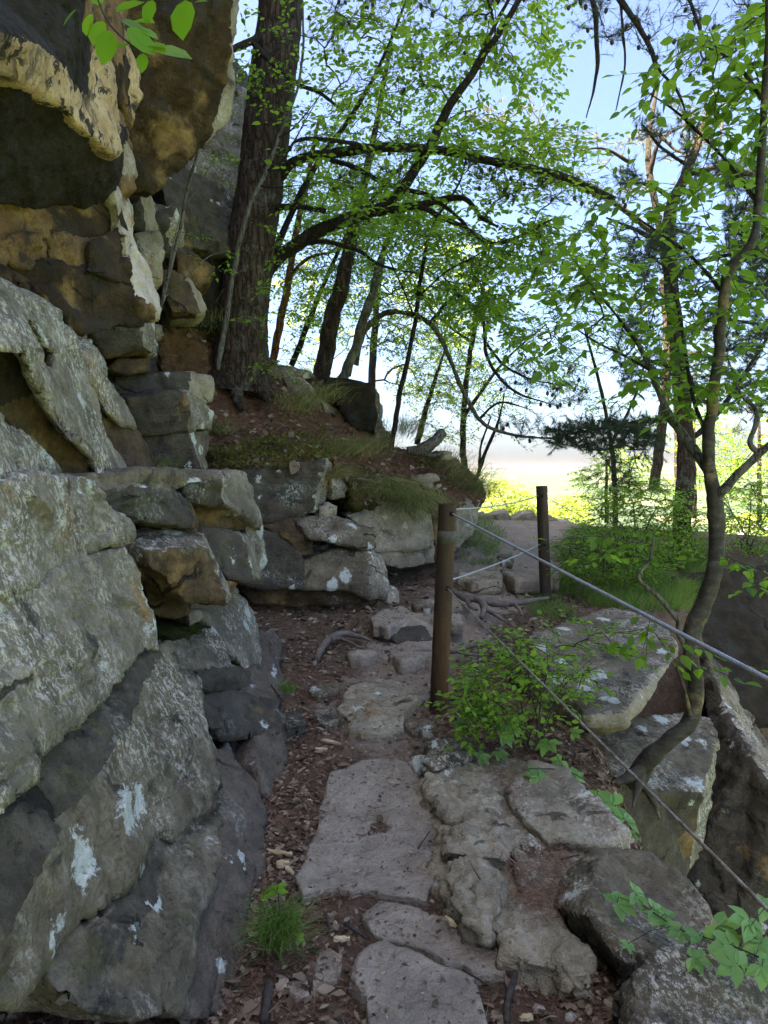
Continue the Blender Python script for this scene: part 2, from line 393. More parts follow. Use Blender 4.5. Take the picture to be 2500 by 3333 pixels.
# ------------------------------------------------------------------ rocks
TRI = [0]
def rock(name, verts, faces, back, mat, parent=None, fr='p', k=1.0, amp=1.0, lump=0.0, vox=None, label=None, cat=None, group=None, kind=None, seed=None, strata=0.0, pits=()):
    """A rock from its visible facets. verts: (x, y, distance-or-height) in frame fr; faces: (material key or None, [indices]);
    the open rim is carried back by the vector `back` so the stone has a body; then worn with noise."""
    P = [at(x, y, d, fr) for x, y, d in verts]
    n = len(P); back = Vector(back)
    bm = bmesh.new()
    fv = [bm.verts.new(p) for p in P]; bv = [bm.verts.new(p + back) for p in P]
    edges = {}
    for _, idx in faces:
        for a, b in zip(idx, idx[1:] + idx[:1]): edges[(a, b)] = edges.get((a, b), 0) + 1
    used = set()
    for _, idx in faces:
        bm.faces.new([fv[i] for i in idx]); bm.faces.new([bv[i] for i in reversed(idx)]); used |= set(idx)
    for (a, b) in edges:
        if (b, a) not in edges: bm.faces.new([fv[b], fv[a], bv[a], bv[b]])
    for i in range(n):
        if i not in used: bm.verts.remove(fv[i]); bm.verts.remove(bv[i])
    bmesh.ops.triangulate(bm, faces=bm.faces[:])
    bmesh.ops.recalc_face_normals(bm, faces=bm.faces[:])
    me = bpy.data.meshes.new(name); bm.to_mesh(me); bm.free()
    D = float(np.mean([p.y for p in P])); v = (vox or 0.0050) * D
    o = bpy.data.objects.new(name, me); COL.objects.link(o)
    mx_ = max(o.dimensions) * 1.0; dep = max(3, int(math.ceil(math.log2(mx_ / v / .9))))
    md = o.modifiers.new('r', 'REMESH'); md.mode = 'SHARP'; md.octree_depth = dep; md.scale = min(.95, mx_ / (v * 2 ** dep)); md.sharpness = 1.0; md.use_remove_disconnected = False
    dg = bpy.context.evaluated_depsgraph_get()
    m2 = bpy.data.meshes.new_from_object(o.evaluated_get(dg))
    bpy.data.objects.remove(o); bpy.data.meshes.remove(me)
    nv = len(m2.vertices); TRI[0] += 2 * len(m2.polygons)
    co = np.empty(nv * 3); m2.vertices.foreach_get('co', co); co = co.reshape(-1, 3)
    no = np.empty(nv * 3); m2.vertex_normals.foreach_get('vector', no); no = no.reshape(-1, 3)
    sd_ = 11 if seed is None else seed
    s = D / 3.0
    jit = np.stack([fbm(co * 7, 2, 61), fbm(co * 7, 2, 62), fbm(co * 7, 2, 63)], 1) * .035
    w = fbm(co * 2.6 / s ** .5, 3, sd_) * 0.008 * s ** .7 + fbm(co * 13 / s ** .6, 4, sd_ + 5) * 0.005 * s ** .8 + 0.004 * D / s ** .5
    w = w + facets(co + jit, .30 * s ** .6, sd_) * .015 * s ** .6 + facets(co + jit * .6, .10 * s ** .6, sd_ + 40) * .0055 * s ** .6
    bed = co @ np.array([0.16, 0.10, 1.0])
    st = fbm(np.stack([co[:, 0] * 1.1, co[:, 1] * 1.1, bed * 13 / s ** .5], 1), 3, sd_ + 9)
    w = w + np.sign(st) * np.abs(st) ** .6 * 0.009 * s ** .7 * (1 + strata)
    r = fbm(co * 6, 3, sd_ + 31); w = w - np.clip(0.06 - np.abs(r), 0, 1) * 0.16 * s ** .5     # chips and thin cracks
    if lump: w = w + (np.abs(fbm(co * 5.5, 3, sd_ + 3)) - .2) * lump - (np.abs(fbm(co * 15, 3, sd_ + 4)) < .05) * lump * .12 + (np.abs(fbm(co * 16, 3, sd_ + 6)) - .15) * lump * .4
    co = co + no * (w * amp)[:, None]
    for px_, py_, pr in pits:
        c_ = at(px_, py_, .04, fr); q_ = np.hypot(co[:, 0] - c_.x, co[:, 1] - c_.y) / pr + fbm(co * 30, 2, 9) * .25
        co[:, 2] -= np.clip(1 - q_ ** 4, 0, 1) * pr * .35
    m2.vertices.foreach_set('co', co.ravel())
    keys = [mat] + sorted({m for m, _ in faces if m and m != mat})
    m2.materials.clear()
    o = link(name, m2, parent, [M[q] for q in keys], True)
    if len(keys) > 1:
        tv = []; tf = []; tm = []
        for m, idx in faces:
            c = sum((P[i] for i in idx), Vector()) / len(idx); b = len(tv)
            tv += [P[i] for i in idx] + [c]
            for q in range(len(idx)): tf.append((b + q, b + (q + 1) % len(idx), b + len(idx))); tm.append(keys.index(m or mat))
        bvh = BVHTree.FromPolygons(tv, tf)
        pc = np.empty(len(m2.polygons) * 3); m2.polygons.foreach_get('center', pc); pc = pc.reshape(-1, 3) + np.array(wloc(o))
        j = pc + np.stack([fbm(pc * 9, 3, 51), fbm(pc * 9, 3, 52), fbm(pc * 9, 3, 53)], 1) * 0.022 * s ** .5
        idxs = np.zeros(len(pc), dtype=np.int32)
        for q in range(len(pc)):
            hit = bvh.find_nearest(Vector(j[q]))
            idxs[q] = tm[hit[2]] if hit[2] is not None else 0
        m2.polygons.foreach_set('material_index', idxs)
    m2.update()
    return tag(o, label, cat, group, kind)

# --- the cliff: one piece of the setting, its blocks are parts
cliff = tag(empty('cliff', (-1.6, 4, 0)), kind='structure')
def cr(verts, faces, back, mat, fr='z2', **k):
    return rock('rock', verts, faces, back, mat, cliff, fr, **k)

# the massif behind and above everything (it shades the path)
mb = MB()
def slab(pts, z0, z1):
    n = len(pts); v = [(x, y, z0) for x, y in pts] + [(x, y, z1) for x, y in pts]
    f = [tuple(range(n - 1, -1, -1)), tuple(range(n, 2 * n))] + [(i, (i + 1) % n, n + (i + 1) % n, n + i) for i in range(n)]
    return v, f
def massif(name, pts, z0, z1, vox, amp):
    v, f = slab(pts, z0, z1)
    me = bpy.data.meshes.new(name); me.from_pydata(v, [], f)
    o = bpy.data.objects.new(name, me); COL.objects.link(o)
    md = o.modifiers.new('r', 'REMESH'); md.mode = 'VOXEL'; md.voxel_size = vox
    m2 = bpy.data.meshes.new_from_object(o.evaluated_get(bpy.context.evaluated_depsgraph_get()))
    bpy.data.objects.remove(o)
    nv = len(m2.vertices); co = np.empty(nv * 3); m2.vertices.foreach_get('co', co); co = co.reshape(-1, 3)
    no = np.empty(nv * 3); m2.vertex_normals.foreach_get('vector', no); no = no.reshape(-1, 3)
    w = fbm(co * .7, 4, 71) * amp + fbm(np.stack([co[:, 0], co[:, 1], co[:, 2] * 4], 1) * 1.2, 3, 77) * amp * .35
    m2.vertices.foreach_set('co', (co + no * w[:, None]).ravel()); m2.materials.clear()
    TRI[0] += 2 * len(m2.polygons)
    return link(name, m2, cliff, (M['dark'],), True)
massif('rock_face', [(-2.15, -9), (-2.1, 2), (-2.25, 3.4), (-2.75, 5.4), (-3.3, 8.2), (-3.2, 10.2), (-4.2, 12.5), (-9, 13), (-9, -9)], -1.5, 21.0, .24, .22)

# upper overhang (frame z1)
cr([(-60, -80, 2.75), (560, -80, 3.1), (520, 130, 3.15), (600, 330, 3.35), (540, 640, 3.35), (400, 420, 2.95), (230, 290, 2.65), (-60, 200, 2.3),
    (-60, 420, 2.45), (100, 500, 2.62), (270, 600, 2.85), (440, 700, 3.05), (490, 790, 3.15), (600, 890, 3.35), (740, 1000, 3.62),
    (765, 960, 3.72), (750, 760, 3.72), (722, 560, 3.7), (708, 420, 3.65), (640, 300, 3.5), (600, 660, 3.42), (700, -80, 3.7), (660, 130, 3.55)],
   [('stain_shade', [0, 1, 2, 3, 4, 5, 6, 7]), ('cream', [7, 6, 5, 4, 20, 14, 13, 12, 11, 10, 9, 8]), ('cream', [20, 4, 3, 19, 18, 17, 16, 15, 14]),
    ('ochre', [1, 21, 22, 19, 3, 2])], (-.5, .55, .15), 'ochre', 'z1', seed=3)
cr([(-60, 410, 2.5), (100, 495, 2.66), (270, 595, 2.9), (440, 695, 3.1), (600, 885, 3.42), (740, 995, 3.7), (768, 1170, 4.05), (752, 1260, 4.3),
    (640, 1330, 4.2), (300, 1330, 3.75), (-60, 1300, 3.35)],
   [('stain_shade', [0, 1, 2, 3, 4, 5, 6, 7, 8, 9, 10])], (-.2, .7, .45), 'stain_shade', 'z1', seed=4)  # hollow under the overhang, its shade put into the colour
# back wall of the recess and its row of ochre blocks
cr([(-60, 1230, 3.5), (330, 1250, 3.9), (700, 1240, 4.3), (765, 1290, 4.35), (800, 1480, 4.4), (590, 1570, 4.1), (300, 1540, 3.75), (-60, 1560, 3.4)],
   [('ochre', [0, 1, 6, 7]), ('rust', [1, 2, 3, 4, 5, 6])], (-.3, .8, 0), 'rust', 'z1', seed=6)
for q in ([(-60, 1550), (40, 1560), (55, 1640), (50, 1710), (-60, 1730)], [(60, 1580), (160, 1555), (290, 1575), (298, 1700), (210, 1730), (70, 1715)],
          [(305, 1545), (420, 1525), (560, 1560), (605, 1640), (610, 1730), (480, 1750), (330, 1720)], [(560, 1575), (700, 1560), (720, 1650), (645, 1740), (612, 1730), (608, 1640)]):
    cr([(x, y, 3.35 + .00105 * (x + 60)) for x, y in q], [('ochre', list(range(len(q))))], (-.2, .6, 0), 'ochre', 'z1', amp=1.3, seed=int(q[0][0]) % 50)
cr([(600, 1590, 4.0), (790, 1480, 4.3), (830, 1700, 4.35), (860, 1850, 4.3), (700, 1800, 4.0), (560, 1760, 3.9)], [('rust', [0, 1, 2, 3, 4, 5])], (-.3, .6, 0), 'rust', 'z1')
# lower jutting bed with its bleached edge
cr([(-60, 1730, 3.45), (300, 1740, 3.7), (640, 1745, 4.05), (830, 1690, 4.25), (880, 1920, 4.3), (955, 1975, 4.4), (1000, 2075, 4.45), (900, 2115, 4.35), (640, 2145, 4.05),
    (500, 2165, 3.85), (400, 2070, 3.65), (250, 1905, 3.35), (130, 1835, 3.2), (-60, 1790, 3.05),
    (735, 1245, 4.2), (790, 1500, 4.25), (810, 1340, 4.65), (850, 1480, 4.75), (905, 1640, 4.8), (925, 1745, 4.85), (965, 1850, 4.9), (1012, 1950, 4.95), (1036, 2060, 4.9), (765, 1235, 4.5)],
   [('rust', [0, 1, 2, 3, 4, 5, 6, 7, 8, 9, 10, 11, 12, 13]), ('lip', [15, 14, 23, 16, 17, 18, 19, 20, 21, 22, 6, 5, 4, 3])], (-.7, .45, .12), 'rust', 'z1', strata=1.5, seed=9)
# wedge column between the overhangs
cr([(700, -60, 4.3), (790, -60, 4.5), (800, 170, 4.55), (850, 340, 4.6), (898, 480, 4.7), (902, 570, 4.7), (870, 690, 4.65), (840, 800, 4.65), (770, 640, 4.45), (715, 420, 4.3), (760, 430, 4.4), (790, 300, 4.5)],
   [('ochre', [0, 1, 2, 11, 10, 9]), ('cream', [2, 3, 4, 5, 6, 7, 11]), ('rust', [11, 7, 8, 9, 10])], (-.4, .5, 0), 'ochre', 'z1', seed=13)
cr([(740, 650, 4.4), (800, 760, 4.5), (830, 830, 4.6), (850, 960, 4.6), (820, 930, 4.45), (765, 910, 4.35)], [('ochre', [0, 1, 2, 3, 4, 5])], (-.35, .5, 0), 'tan', 'z1')
cr([(768, 910, 4.35), (825, 925, 4.45), (862, 1060, 4.5), (876, 1135, 4.52), (770, 1165, 4.4), (840, 920, 4.75), (885, 1130, 4.8)], [('tan', [0, 1, 2, 3, 4]), ('tan', [1, 5, 6, 3, 2])], (-.35, .5, 0), 'tan', 'z1', amp=.6)
cr([(770, 1165, 4.35), (850, 1145, 4.5), (882, 1222, 4.52), (775, 1245, 4.38)], [('ochre', [0, 1, 2, 3])], (-.35, .5, 0), 'ochre', 'z1', amp=.6)
cr([(770, 1240, 4.6), (800, 1250, 4.7), (850, 1350, 5.0), (850, 1500, 5.0), (800, 1420, 4.7)], [('tan', [0, 1, 2, 3, 4])], (-.35, .5, 0), 'tan', 'z1', amp=.6)
# the great dark slab
cr([(730, -90, 4.9), (790, 170, 4.95), (850, 350, 5.0), (897, 480, 5.05), (900, 570, 5.05), (870, 690, 5.1), (838, 800, 5.1), (852, 960, 5.15), (876, 1130, 5.25), (882, 1215, 5.3), (990, 1255, 5.4),
    (1110, 1130, 5.45), (1200, 1035, 5.5), (1300, 950, 5.55), (1365, 850, 5.5), (1440, 600, 5.45), (1475, 430, 5.4), (1490, 290, 5.35), (1505, 100, 5.3), (1520, -90, 5.2),
    (1490, 780, 5.75), (1492, 620, 5.8), (1500, 420, 5.8), (1508, 280, 5.7), (1535, 100, 5.65), (1545, -90, 5.6)],
   [('rust', list(range(20))), ('tan', [19, 18, 17, 16, 15, 14, 13, 20, 21, 22, 23, 24, 25])], (-.8, .9, .3), 'rust', 'z1', seed=15, amp=1.3)  # tan right rim: edge light put into the facet colour

# stones stacked behind the jutting bed, below the slab
cr([(850, 1250, 6.6), (985, 1265, 6.9), (1028, 1490, 6.9), (990, 1512, 6.75), (940, 1505, 6.6), (860, 1480, 6.5), (910, 1262, 6.55)], [('dark', [0, 6, 4, 5]), ('tan', [6, 1, 2, 3, 4])], (-.3, .7, 0), 'dark', 'z1')
cr([(880, 1530, 6.4), (1020, 1528, 6.55), (1050, 1600, 6.6), (1046, 1680, 6.6), (1000, 1692, 6.5), (900, 1650, 6.35)], [('tan', [0, 1, 2, 3, 4, 5])], (-.3, .6, 0), 'tan', 'z1', amp=1.2)
cr([(920, 1640, 6.3), (1000, 1690, 6.45), (1042, 1765, 6.5), (1036, 1812, 6.5), (980, 1845, 6.4), (930, 1740, 6.25)], [('tan', [0, 1, 2, 3, 4, 5])], (-.3, .6, 0), 'tan', 'z1', amp=1.2)
cr([(1000, 1320, 7.2), (1140, 1355, 7.3), (1180, 1450, 7.6), (1172, 1670, 7.6), (1125, 1705, 7.3), (1030, 1640, 7.1), (1010, 1490, 7.1), (1090, 1470, 7.2)], [('dark', [0, 1, 7, 6]), ('pale', [1, 2, 3, 4, 7]), ('dark', [6, 7, 4, 5])], (-.3, .7, 0), 'dark', 'z1')
cr([(1160, 1630, 7.2), (1250, 1650, 7.4), (1390, 1740, 7.5), (1362, 1822, 7.5), (1290, 1872, 7.4), (1160, 1770, 7.1)], [('brown', [0, 1, 2, 3, 4, 5])], (-.2, .6, 0), 'brown', 'z1')
cr([(1060, 1770, 6.7), (1200, 1790, 6.9), (1320, 1990, 7.1), (1340, 2010, 7.1), (1300, 2035, 6.9), (1130, 2020, 6.7), (1080, 1900, 6.6), (1240, 1830, 7.1)], [('brown', [0, 1, 4, 5, 6]), ('tan', [1, 7, 3, 4])], (-.2, .6, 0), 'brown', 'z1')
cr([(1030, 1150, 7.8), (1180, 1090, 8.2), (1530, 1290, 8.9), (1520, 1385, 8.8), (1500, 1660, 8.4), (1180, 1600, 7.9), (1100, 1360, 7.8), (1300, 1420, 8.2)], [('dark', [0, 1, 2, 3, 7, 6]), ('dark', [6, 7, 3, 4, 5])], (-.4, .9, 0), 'dark', 'z1')
cr([(1180, 1100, 8.6), (1300, 950, 8.7), (1480, 640, 9.0), (1560, 560, 9.4), (1700, 640, 9.8), (1680, 1200, 9.6), (1540, 1330, 9.3), (1390, 1190, 8.9), (1560, 1100, 9.2)], [('pale', [0, 1, 2, 3, 4, 5, 8]), ('pale', [0, 8, 5, 6, 7])], (-.5, 1., .2), 'pale', 'z1', amp=1.6, seed=44)
cr([(1470, 640, 9.2), (1500, 420, 9.6), (1560, 440, 9.9), (1640, 540, 10.2), (1640, 700, 10)], [('dark', [0, 1, 2, 3, 4])], (-.5, 1., 0), 'dark', 'z1', amp=1.6)

# middle tier (frame z2): blocks under the tree, shade painted on fronts, light on right ends
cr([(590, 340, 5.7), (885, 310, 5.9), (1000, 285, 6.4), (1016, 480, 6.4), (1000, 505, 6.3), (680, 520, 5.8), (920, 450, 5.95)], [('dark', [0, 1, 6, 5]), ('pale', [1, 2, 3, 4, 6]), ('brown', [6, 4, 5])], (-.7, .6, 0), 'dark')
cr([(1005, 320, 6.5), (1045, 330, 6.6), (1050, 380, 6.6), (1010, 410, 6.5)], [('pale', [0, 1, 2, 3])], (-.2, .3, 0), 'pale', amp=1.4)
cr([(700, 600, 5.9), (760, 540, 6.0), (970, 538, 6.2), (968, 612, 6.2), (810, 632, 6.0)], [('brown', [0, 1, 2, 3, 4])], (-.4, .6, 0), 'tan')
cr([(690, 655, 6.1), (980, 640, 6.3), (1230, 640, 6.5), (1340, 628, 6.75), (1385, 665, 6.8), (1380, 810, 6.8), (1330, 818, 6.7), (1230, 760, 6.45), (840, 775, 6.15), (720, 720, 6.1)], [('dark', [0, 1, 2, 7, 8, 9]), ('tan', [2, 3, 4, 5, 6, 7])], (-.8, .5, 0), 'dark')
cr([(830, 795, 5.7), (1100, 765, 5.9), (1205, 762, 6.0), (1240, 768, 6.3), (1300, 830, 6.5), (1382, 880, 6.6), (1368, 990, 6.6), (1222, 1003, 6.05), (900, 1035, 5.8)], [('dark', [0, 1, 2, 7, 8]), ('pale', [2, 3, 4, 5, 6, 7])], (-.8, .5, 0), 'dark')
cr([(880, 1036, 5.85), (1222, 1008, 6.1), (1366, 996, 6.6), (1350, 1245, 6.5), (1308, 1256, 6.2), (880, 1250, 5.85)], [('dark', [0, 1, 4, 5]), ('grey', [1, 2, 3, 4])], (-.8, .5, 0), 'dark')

# leaning pitted slabs on the left
cr([(-60, 0, 2.6), (60, 50, 2.75), (140, 110, 2.85), (215, 150, 2.95), (390, 240, 3.25), (400, 330, 3.25), (480, 390, 3.35), (520, 480, 3.4), (556, 570, 3.45), (560, 700, 3.4), (600, 910, 3.35), (640, 955, 3.4), (700, 1070, 3.5), (838, 1290, 3.65),
    (640, 1290, 3.2), (590, 1170, 3.05), (500, 1085, 2.92), (420, 1020, 2.82), (350, 930, 2.72), (310, 850, 2.66), (290, 780, 2.62), (250, 720, 2.56), (210, 650, 2.52), (180, 560, 2.48), (130, 480, 2.42), (-60, 465, 2.2),
    (140, 260, 2.66), (200, 300, 2.75), (325, 480, 2.95), (345, 560, 2.95), (355, 665, 2.9), (270, 580, 2.72), (240, 480, 2.68), (150, 330, 2.62)],
   [('pale', [0, 1, 2, 3, 4, 5, 28, 27, 26]), ('pale', [0, 26, 33, 32, 31, 30, 24, 25]), ('pale', [5, 6, 7, 8, 9, 10, 11, 12, 13, 14, 15, 16, 17, 18, 19, 20, 21, 22, 23, 24, 30, 29, 28])],
   (-.10, .14, .05), 'pale', seed=21)
cr([(120, 230, 2.9), (360, 470, 3.15), (390, 700, 3.1), (250, 640, 2.85)], [('brown', [0, 1, 2, 3])], (-.3, .3, 0), 'brown')
cr([(-60, 440, 2.45), (130, 470, 2.62), (215, 640, 2.72), (255, 720, 2.76), (315, 850, 2.86), (355, 930, 2.92), (425, 1020, 3.0), (505, 1085, 3.1), (600, 1170, 3.2), (650, 1300, 3.3), (400, 1300, 3.05), (300, 1150, 2.92), (150, 1000, 2.72), (-60, 880, 2.5)],
   [('stain_shade', [0, 1, 2, 3, 13]), ('brown', [3, 4, 5, 6, 7, 8, 9, 10, 11, 12, 13])], (-.3, .5, 0), 'brown', seed=22)
cr([(490, 410, 3.7), (580, 425, 3.8), (645, 480, 3.95), (690, 560, 4.05), (705, 690, 4.0), (830, 850, 4.25), (882, 980, 4.3), (868, 992, 4.2), (780, 965, 4.0), (700, 880, 3.85), (640, 790, 3.75), (560, 610, 3.6), (520, 480, 3.6), (600, 480, 3.75), (670, 690, 3.85), (660, 620, 3.85)],
   [('pale', [0, 1, 2, 3, 15, 13, 12]), ('pale', [3, 4, 5, 6, 7, 8, 9, 10, 11, 12, 13, 14, 15])], (-.12, .22, .05), 'pale', seed=24)
cr([(555, 560, 3.5), (590, 700, 3.5), (655, 860, 3.55), (650, 940, 3.5), (620, 930, 3.45), (560, 760, 3.42)], [('tan', [0, 1, 2, 3, 4, 5])], (-.2, .25, 0), 'tan', amp=.6)
cr([(520, 355, 3.9), (566, 355, 3.95), (556, 418, 3.95), (530, 418, 3.9)], [('pale', [0, 1, 2, 3])], (-.1, .2, 0), 'pale', amp=.5)
cr([(400, 320, 3.35), (450, 330, 3.45), (478, 390, 3.5), (460, 440, 3.45), (410, 390, 3.35)], [('ochre', [0, 1, 2, 3, 4])], (-.2, .3, 0), 'ochre', amp=.6)
cr([(600, 880, 3.85), (780, 965, 4.1), (870, 1000, 4.3), (940, 1120, 4.4), (1005, 1300, 4.4), (830, 1300, 4.0), (690, 1070, 3.8)], [('brown', [0, 1, 2, 3, 4, 5, 6])], (-.4, .4, 0), 'brown', seed=26)
cr([(-60, 890, 2.35), (60, 960, 2.5), (150, 1010, 2.6), (300, 1160, 2.8), (390, 1270, 2.92), (340, 1300, 2.8), (-60, 1335, 2.1)], [('pale', [0, 1, 2, 3, 4, 5, 6])], (-.4, .4, 0), 'pale', seed=27)

# the long ledge at eye level and its broken end
cr([(260, 1300, 2.75), (640, 1284, 3.2), (1195, 1276, 3.85), (1195, 1360, 3.85), (1110, 1380, 3.75), (1180, 1455, 3.8), (1225, 1470, 3.85), (1280, 1625, 3.95), (1250, 1625, 3.75), (1040, 1600, 3.5), (860, 1560, 3.3), (660, 1520, 3.1), (640, 1390, 3.05), (600, 1350, 3.0), (360, 1300, 2.82)],
   [('grey', [0, 1, 14]), ('grey', [1, 2, 3, 4, 12, 13, 14]), ('dark', [4, 5, 6, 8, 9, 10, 11, 12]), ('brown', [6, 7, 8])], (-.5, .6, 0), 'dark', seed=31)
cr([(1195, 1276, 3.95), (1410, 1290, 4.1), (1480, 1276, 4.45), (1590, 1285, 4.7), (1625, 1400, 4.75), (1690, 1600, 4.75), (1690, 1640, 4.7), (1600, 1560, 4.5), (1455, 1475, 4.15), (1380, 1485, 4.05), (1230, 1440, 3.92), (1195, 1360, 3.9), (1420, 1330, 4.0), (1200, 1340, 3.88)],
   [('grey', [0, 1, 12, 13]), ('dark', [13, 12, 8, 9, 10, 11]), ('pale', [1, 2, 3, 4, 5, 6, 7, 8, 12])], (-.5, .4, 0), 'dark', seed=33)
cr([(1260, 1470, 4.25), (1455, 1480, 4.35), (1600, 1560, 4.6), (1595, 1660, 4.6), (1430, 1650, 4.3), (1260, 1630, 4.2)], [('brown', [0, 1, 2, 3, 4, 5])], (-.4, .5, 0), 'tan')
cr([(1595, 1560, 4.6), (1690, 1605, 4.85), (1720, 1780, 4.9), (1722, 1840, 4.85), (1690, 1830, 4.75), (1610, 1680, 4.6)], [('pale', [0, 1, 2, 3, 4, 5])], (-.4, .5, 0), 'pale')
# the two jutting blocks below it
cr([(925, 1725, 3.45), (1050, 1618, 3.8), (1270, 1625, 3.95), (1315, 1710, 3.8), (1345, 1765, 3.7), (1235, 1775, 3.5), (950, 1775, 3.3), (1395, 1860, 3.72), (1490, 2070, 3.85), (1452, 2125, 3.75), (1210, 2105, 3.5), (1130, 1990, 3.4), (985, 1890, 3.3), (1310, 1690, 3.98), (1420, 1880, 3.9)],
   [('grey', [0, 1, 2, 3, 4, 5, 6]), ('brown', [6, 5, 4, 7, 9, 10, 11, 12]), ('pale', [4, 3, 13, 14, 8, 9, 7])], (-.55, .35, .05), 'brown', seed=35)
cr([(1280, 1630, 4.05), (1500, 1652, 4.25), (1550, 1690, 4.3), (1600, 1780, 4.3), (1652, 1930, 4.35), (1642, 1975, 4.3), (1600, 1990, 4.2), (1480, 1960, 4.05), (1330, 1740, 3.95), (1640, 1720, 4.6), (1722, 1850, 4.7), (1690, 1960, 4.65), (1560, 1660, 4.45)],
   [('dark', [0, 1, 2, 3, 7, 8]), ('dark', [3, 4, 5, 6, 7]), ('pale', [2, 12, 9, 10, 11, 5, 4, 3])], (-.5, .45, 0), 'dark', seed=36)
cr([(1490, 1990, 4.0), (1550, 1995, 4.2), (1500, 2080, 4.1), (1455, 2110, 3.95)], [('ochre', [0, 1, 2, 3])], (-.3, .3, 0), 'tan', amp=.7)
cr([(960, 1985, 3.75), (1110, 2000, 3.9), (1190, 2080, 3.95), (1225, 2190, 3.9), (1100, 2215, 3.75), (960, 2200, 3.65)], [('brown', [0, 1, 2, 3, 4, 5])], (-.4, .5, 0), 'brown')

# the great lichened slabs low on the left
cr([(-60, 1345, 2.0), (260, 1318, 2.45), (480, 1330, 2.75), (600, 1350, 2.88), (640, 1400, 2.92), (660, 1525, 2.95), (840, 1600, 3.15), (868, 1690, 3.15), (840, 1720, 3.1), (700, 1725, 2.9), (460, 1885, 2.55), (300, 1965, 2.3), (180, 2020, 2.1), (-60, 2080, 1.85)],
   [('pale', list(range(14)))], (-.45, .3, 0), 'pale', seed=41, amp=1.3)
cr([(-60, 1040, 1.88), (150, 985, 2.1), (250, 880, 2.3), (400, 810, 2.55), (640, 690, 2.9), (720, 620, 3.05), (760, 630, 3.05)] if False else
   [(-60, 240, 1.86), (180, 190, 2.15), (260, 130, 2.3), (400, 60, 2.55), (560, 0, 2.85), (660, -30, 3.0), (700, 30, 3.1), (760, 150, 3.1), (795, 300, 3.1), (832, 440, 3.1), (838, 510, 3.02), (740, 545, 2.82), (640, 690, 2.5), (560, 800, 2.3), (430, 890, 2.12), (340, 1010, 1.95), (190, 1120, 1.76), (185, 1220, 1.7), (20, 1375, 1.52), (-60, 1380, 1.5)],
   [('pale', list(range(20)))], (-.45, .3, 0), 'pale', 'z3', seed=42, amp=1.3)
cr([(-60, 1370, 1.6), (190, 1225, 1.8), (195, 1110, 1.84), (345, 1000, 2.05), (430, 890, 2.2), (640, 690, 2.6), (745, 540, 2.9), (850, 505, 3.15), (850, 560, 3.05), (770, 700, 2.72), (720, 890, 2.45), (640, 1000, 2.28), (560, 1150, 2.12), (400, 1330, 1.92), (300, 1420, 1.8), (240, 1600, 1.68), (180, 1720, 1.6), (60, 1990, 1.44), (-60, 2100, 1.36),
    (915, 485, 3.25), (950, 590, 3.25), (965, 640, 3.2), (1045, 630, 3.35), (1082, 690, 3.35), (1085, 880, 3.2), (1150, 1080, 3.05), (1168, 1360, 2.78), (1060, 1410, 2.62), (925, 1530, 2.4), (810, 1490, 2.34), (770, 1600, 2.22), (700, 1770, 2.02), (570, 1880, 1.88), (410, 2000, 1.74), (220, 2215, 1.55), (60, 2400, 1.42), (-60, 2400, 1.34)],
   [('dark', [0, 1, 2, 3, 4, 5, 6, 7, 8, 9, 10, 11, 12, 13, 14, 15, 16, 17, 18]), ('grey', [8, 7, 19, 20, 21, 22, 23, 24, 25, 26, 27, 28, 29, 30, 31, 32, 33, 34, 35, 36, 18, 17, 16, 15, 14, 13, 12, 11, 10, 9])],
   (-.5, .3, -.1), 'grey', 'z3', seed=43, amp=1.25)
cr([(810, 1495, 2.38), (930, 1525, 2.5), (925, 1560, 2.46), (860, 1680, 2.26), (850, 1860, 2.12), (780, 1960, 1.98), (700, 2080, 1.84), (560, 1890, 1.92), (700, 1775, 2.06), (775, 1600, 2.26),
    (1040, 1435, 2.68), (1172, 1365, 2.85), (1192, 1490, 2.72), (1200, 1660, 2.56), (1150, 1780, 2.42), (1090, 1900, 2.28), (1060, 2080, 2.12), (1050, 2200, 2.02), (1010, 2480, 1.84), (500, 2480, 1.6), (340, 2400, 1.55), (200, 2230, 1.58), (410, 2010, 1.76), (560, 2000, 1.84)],
   [('dark', [0, 1, 2, 3, 4, 5, 6, 23, 7, 8, 9]), ('grey', [2, 1, 10, 11, 12, 13, 14, 15, 16, 17, 18, 19, 20, 21, 22, 23, 6, 5, 4, 3])], (-.5, .3, -.2), 'grey', 'z3', seed=46, amp=1.2)
# purplish footing beside the path
cr([(1130, 1060, 3.15), (1230, 1070, 3.3), (1270, 1150, 3.3), (1380, 1270, 3.25), (1432, 1400, 3.15), (1442, 1680, 2.84), (1420, 1750, 2.74), (1345, 1860, 2.58), (1320, 1960, 2.48), (1290, 2100, 2.34), (1180, 2200, 2.2), (1100, 2480, 1.98), (1000, 2480, 1.92), (1040, 2200, 2.08), (1085, 1900, 2.34), (1195, 1660, 2.6), (1165, 1350, 2.88)],
   [('purple', list(range(17)))], (-.5, .3, -.25), 'purple', 'z3', seed=47)
cr([(1345, 1970, 2.5), (1390, 2000, 2.5), (1400, 2100, 2.42), (1385, 2300, 2.24), (1350, 2480, 2.1), (1090, 2480, 1.98), (1170, 2210, 2.18), (1290, 2090, 2.34)], [('purple', list(range(8)))], (-.4, .3, -.2), 'purple', 'z3', seed=48)
cr([(1380, 1000, 3.7), (1500, 950, 3.95), (1545, 1000, 4.0), (1530, 1150, 3.75), (1500, 1290, 3.55), (1475, 1370, 3.4), (1420, 1300, 3.4), (1385, 1160, 3.5)], [('purple', list(range(8)))], (-.4, .4, -.1), 'purple', 'z3', seed=49)
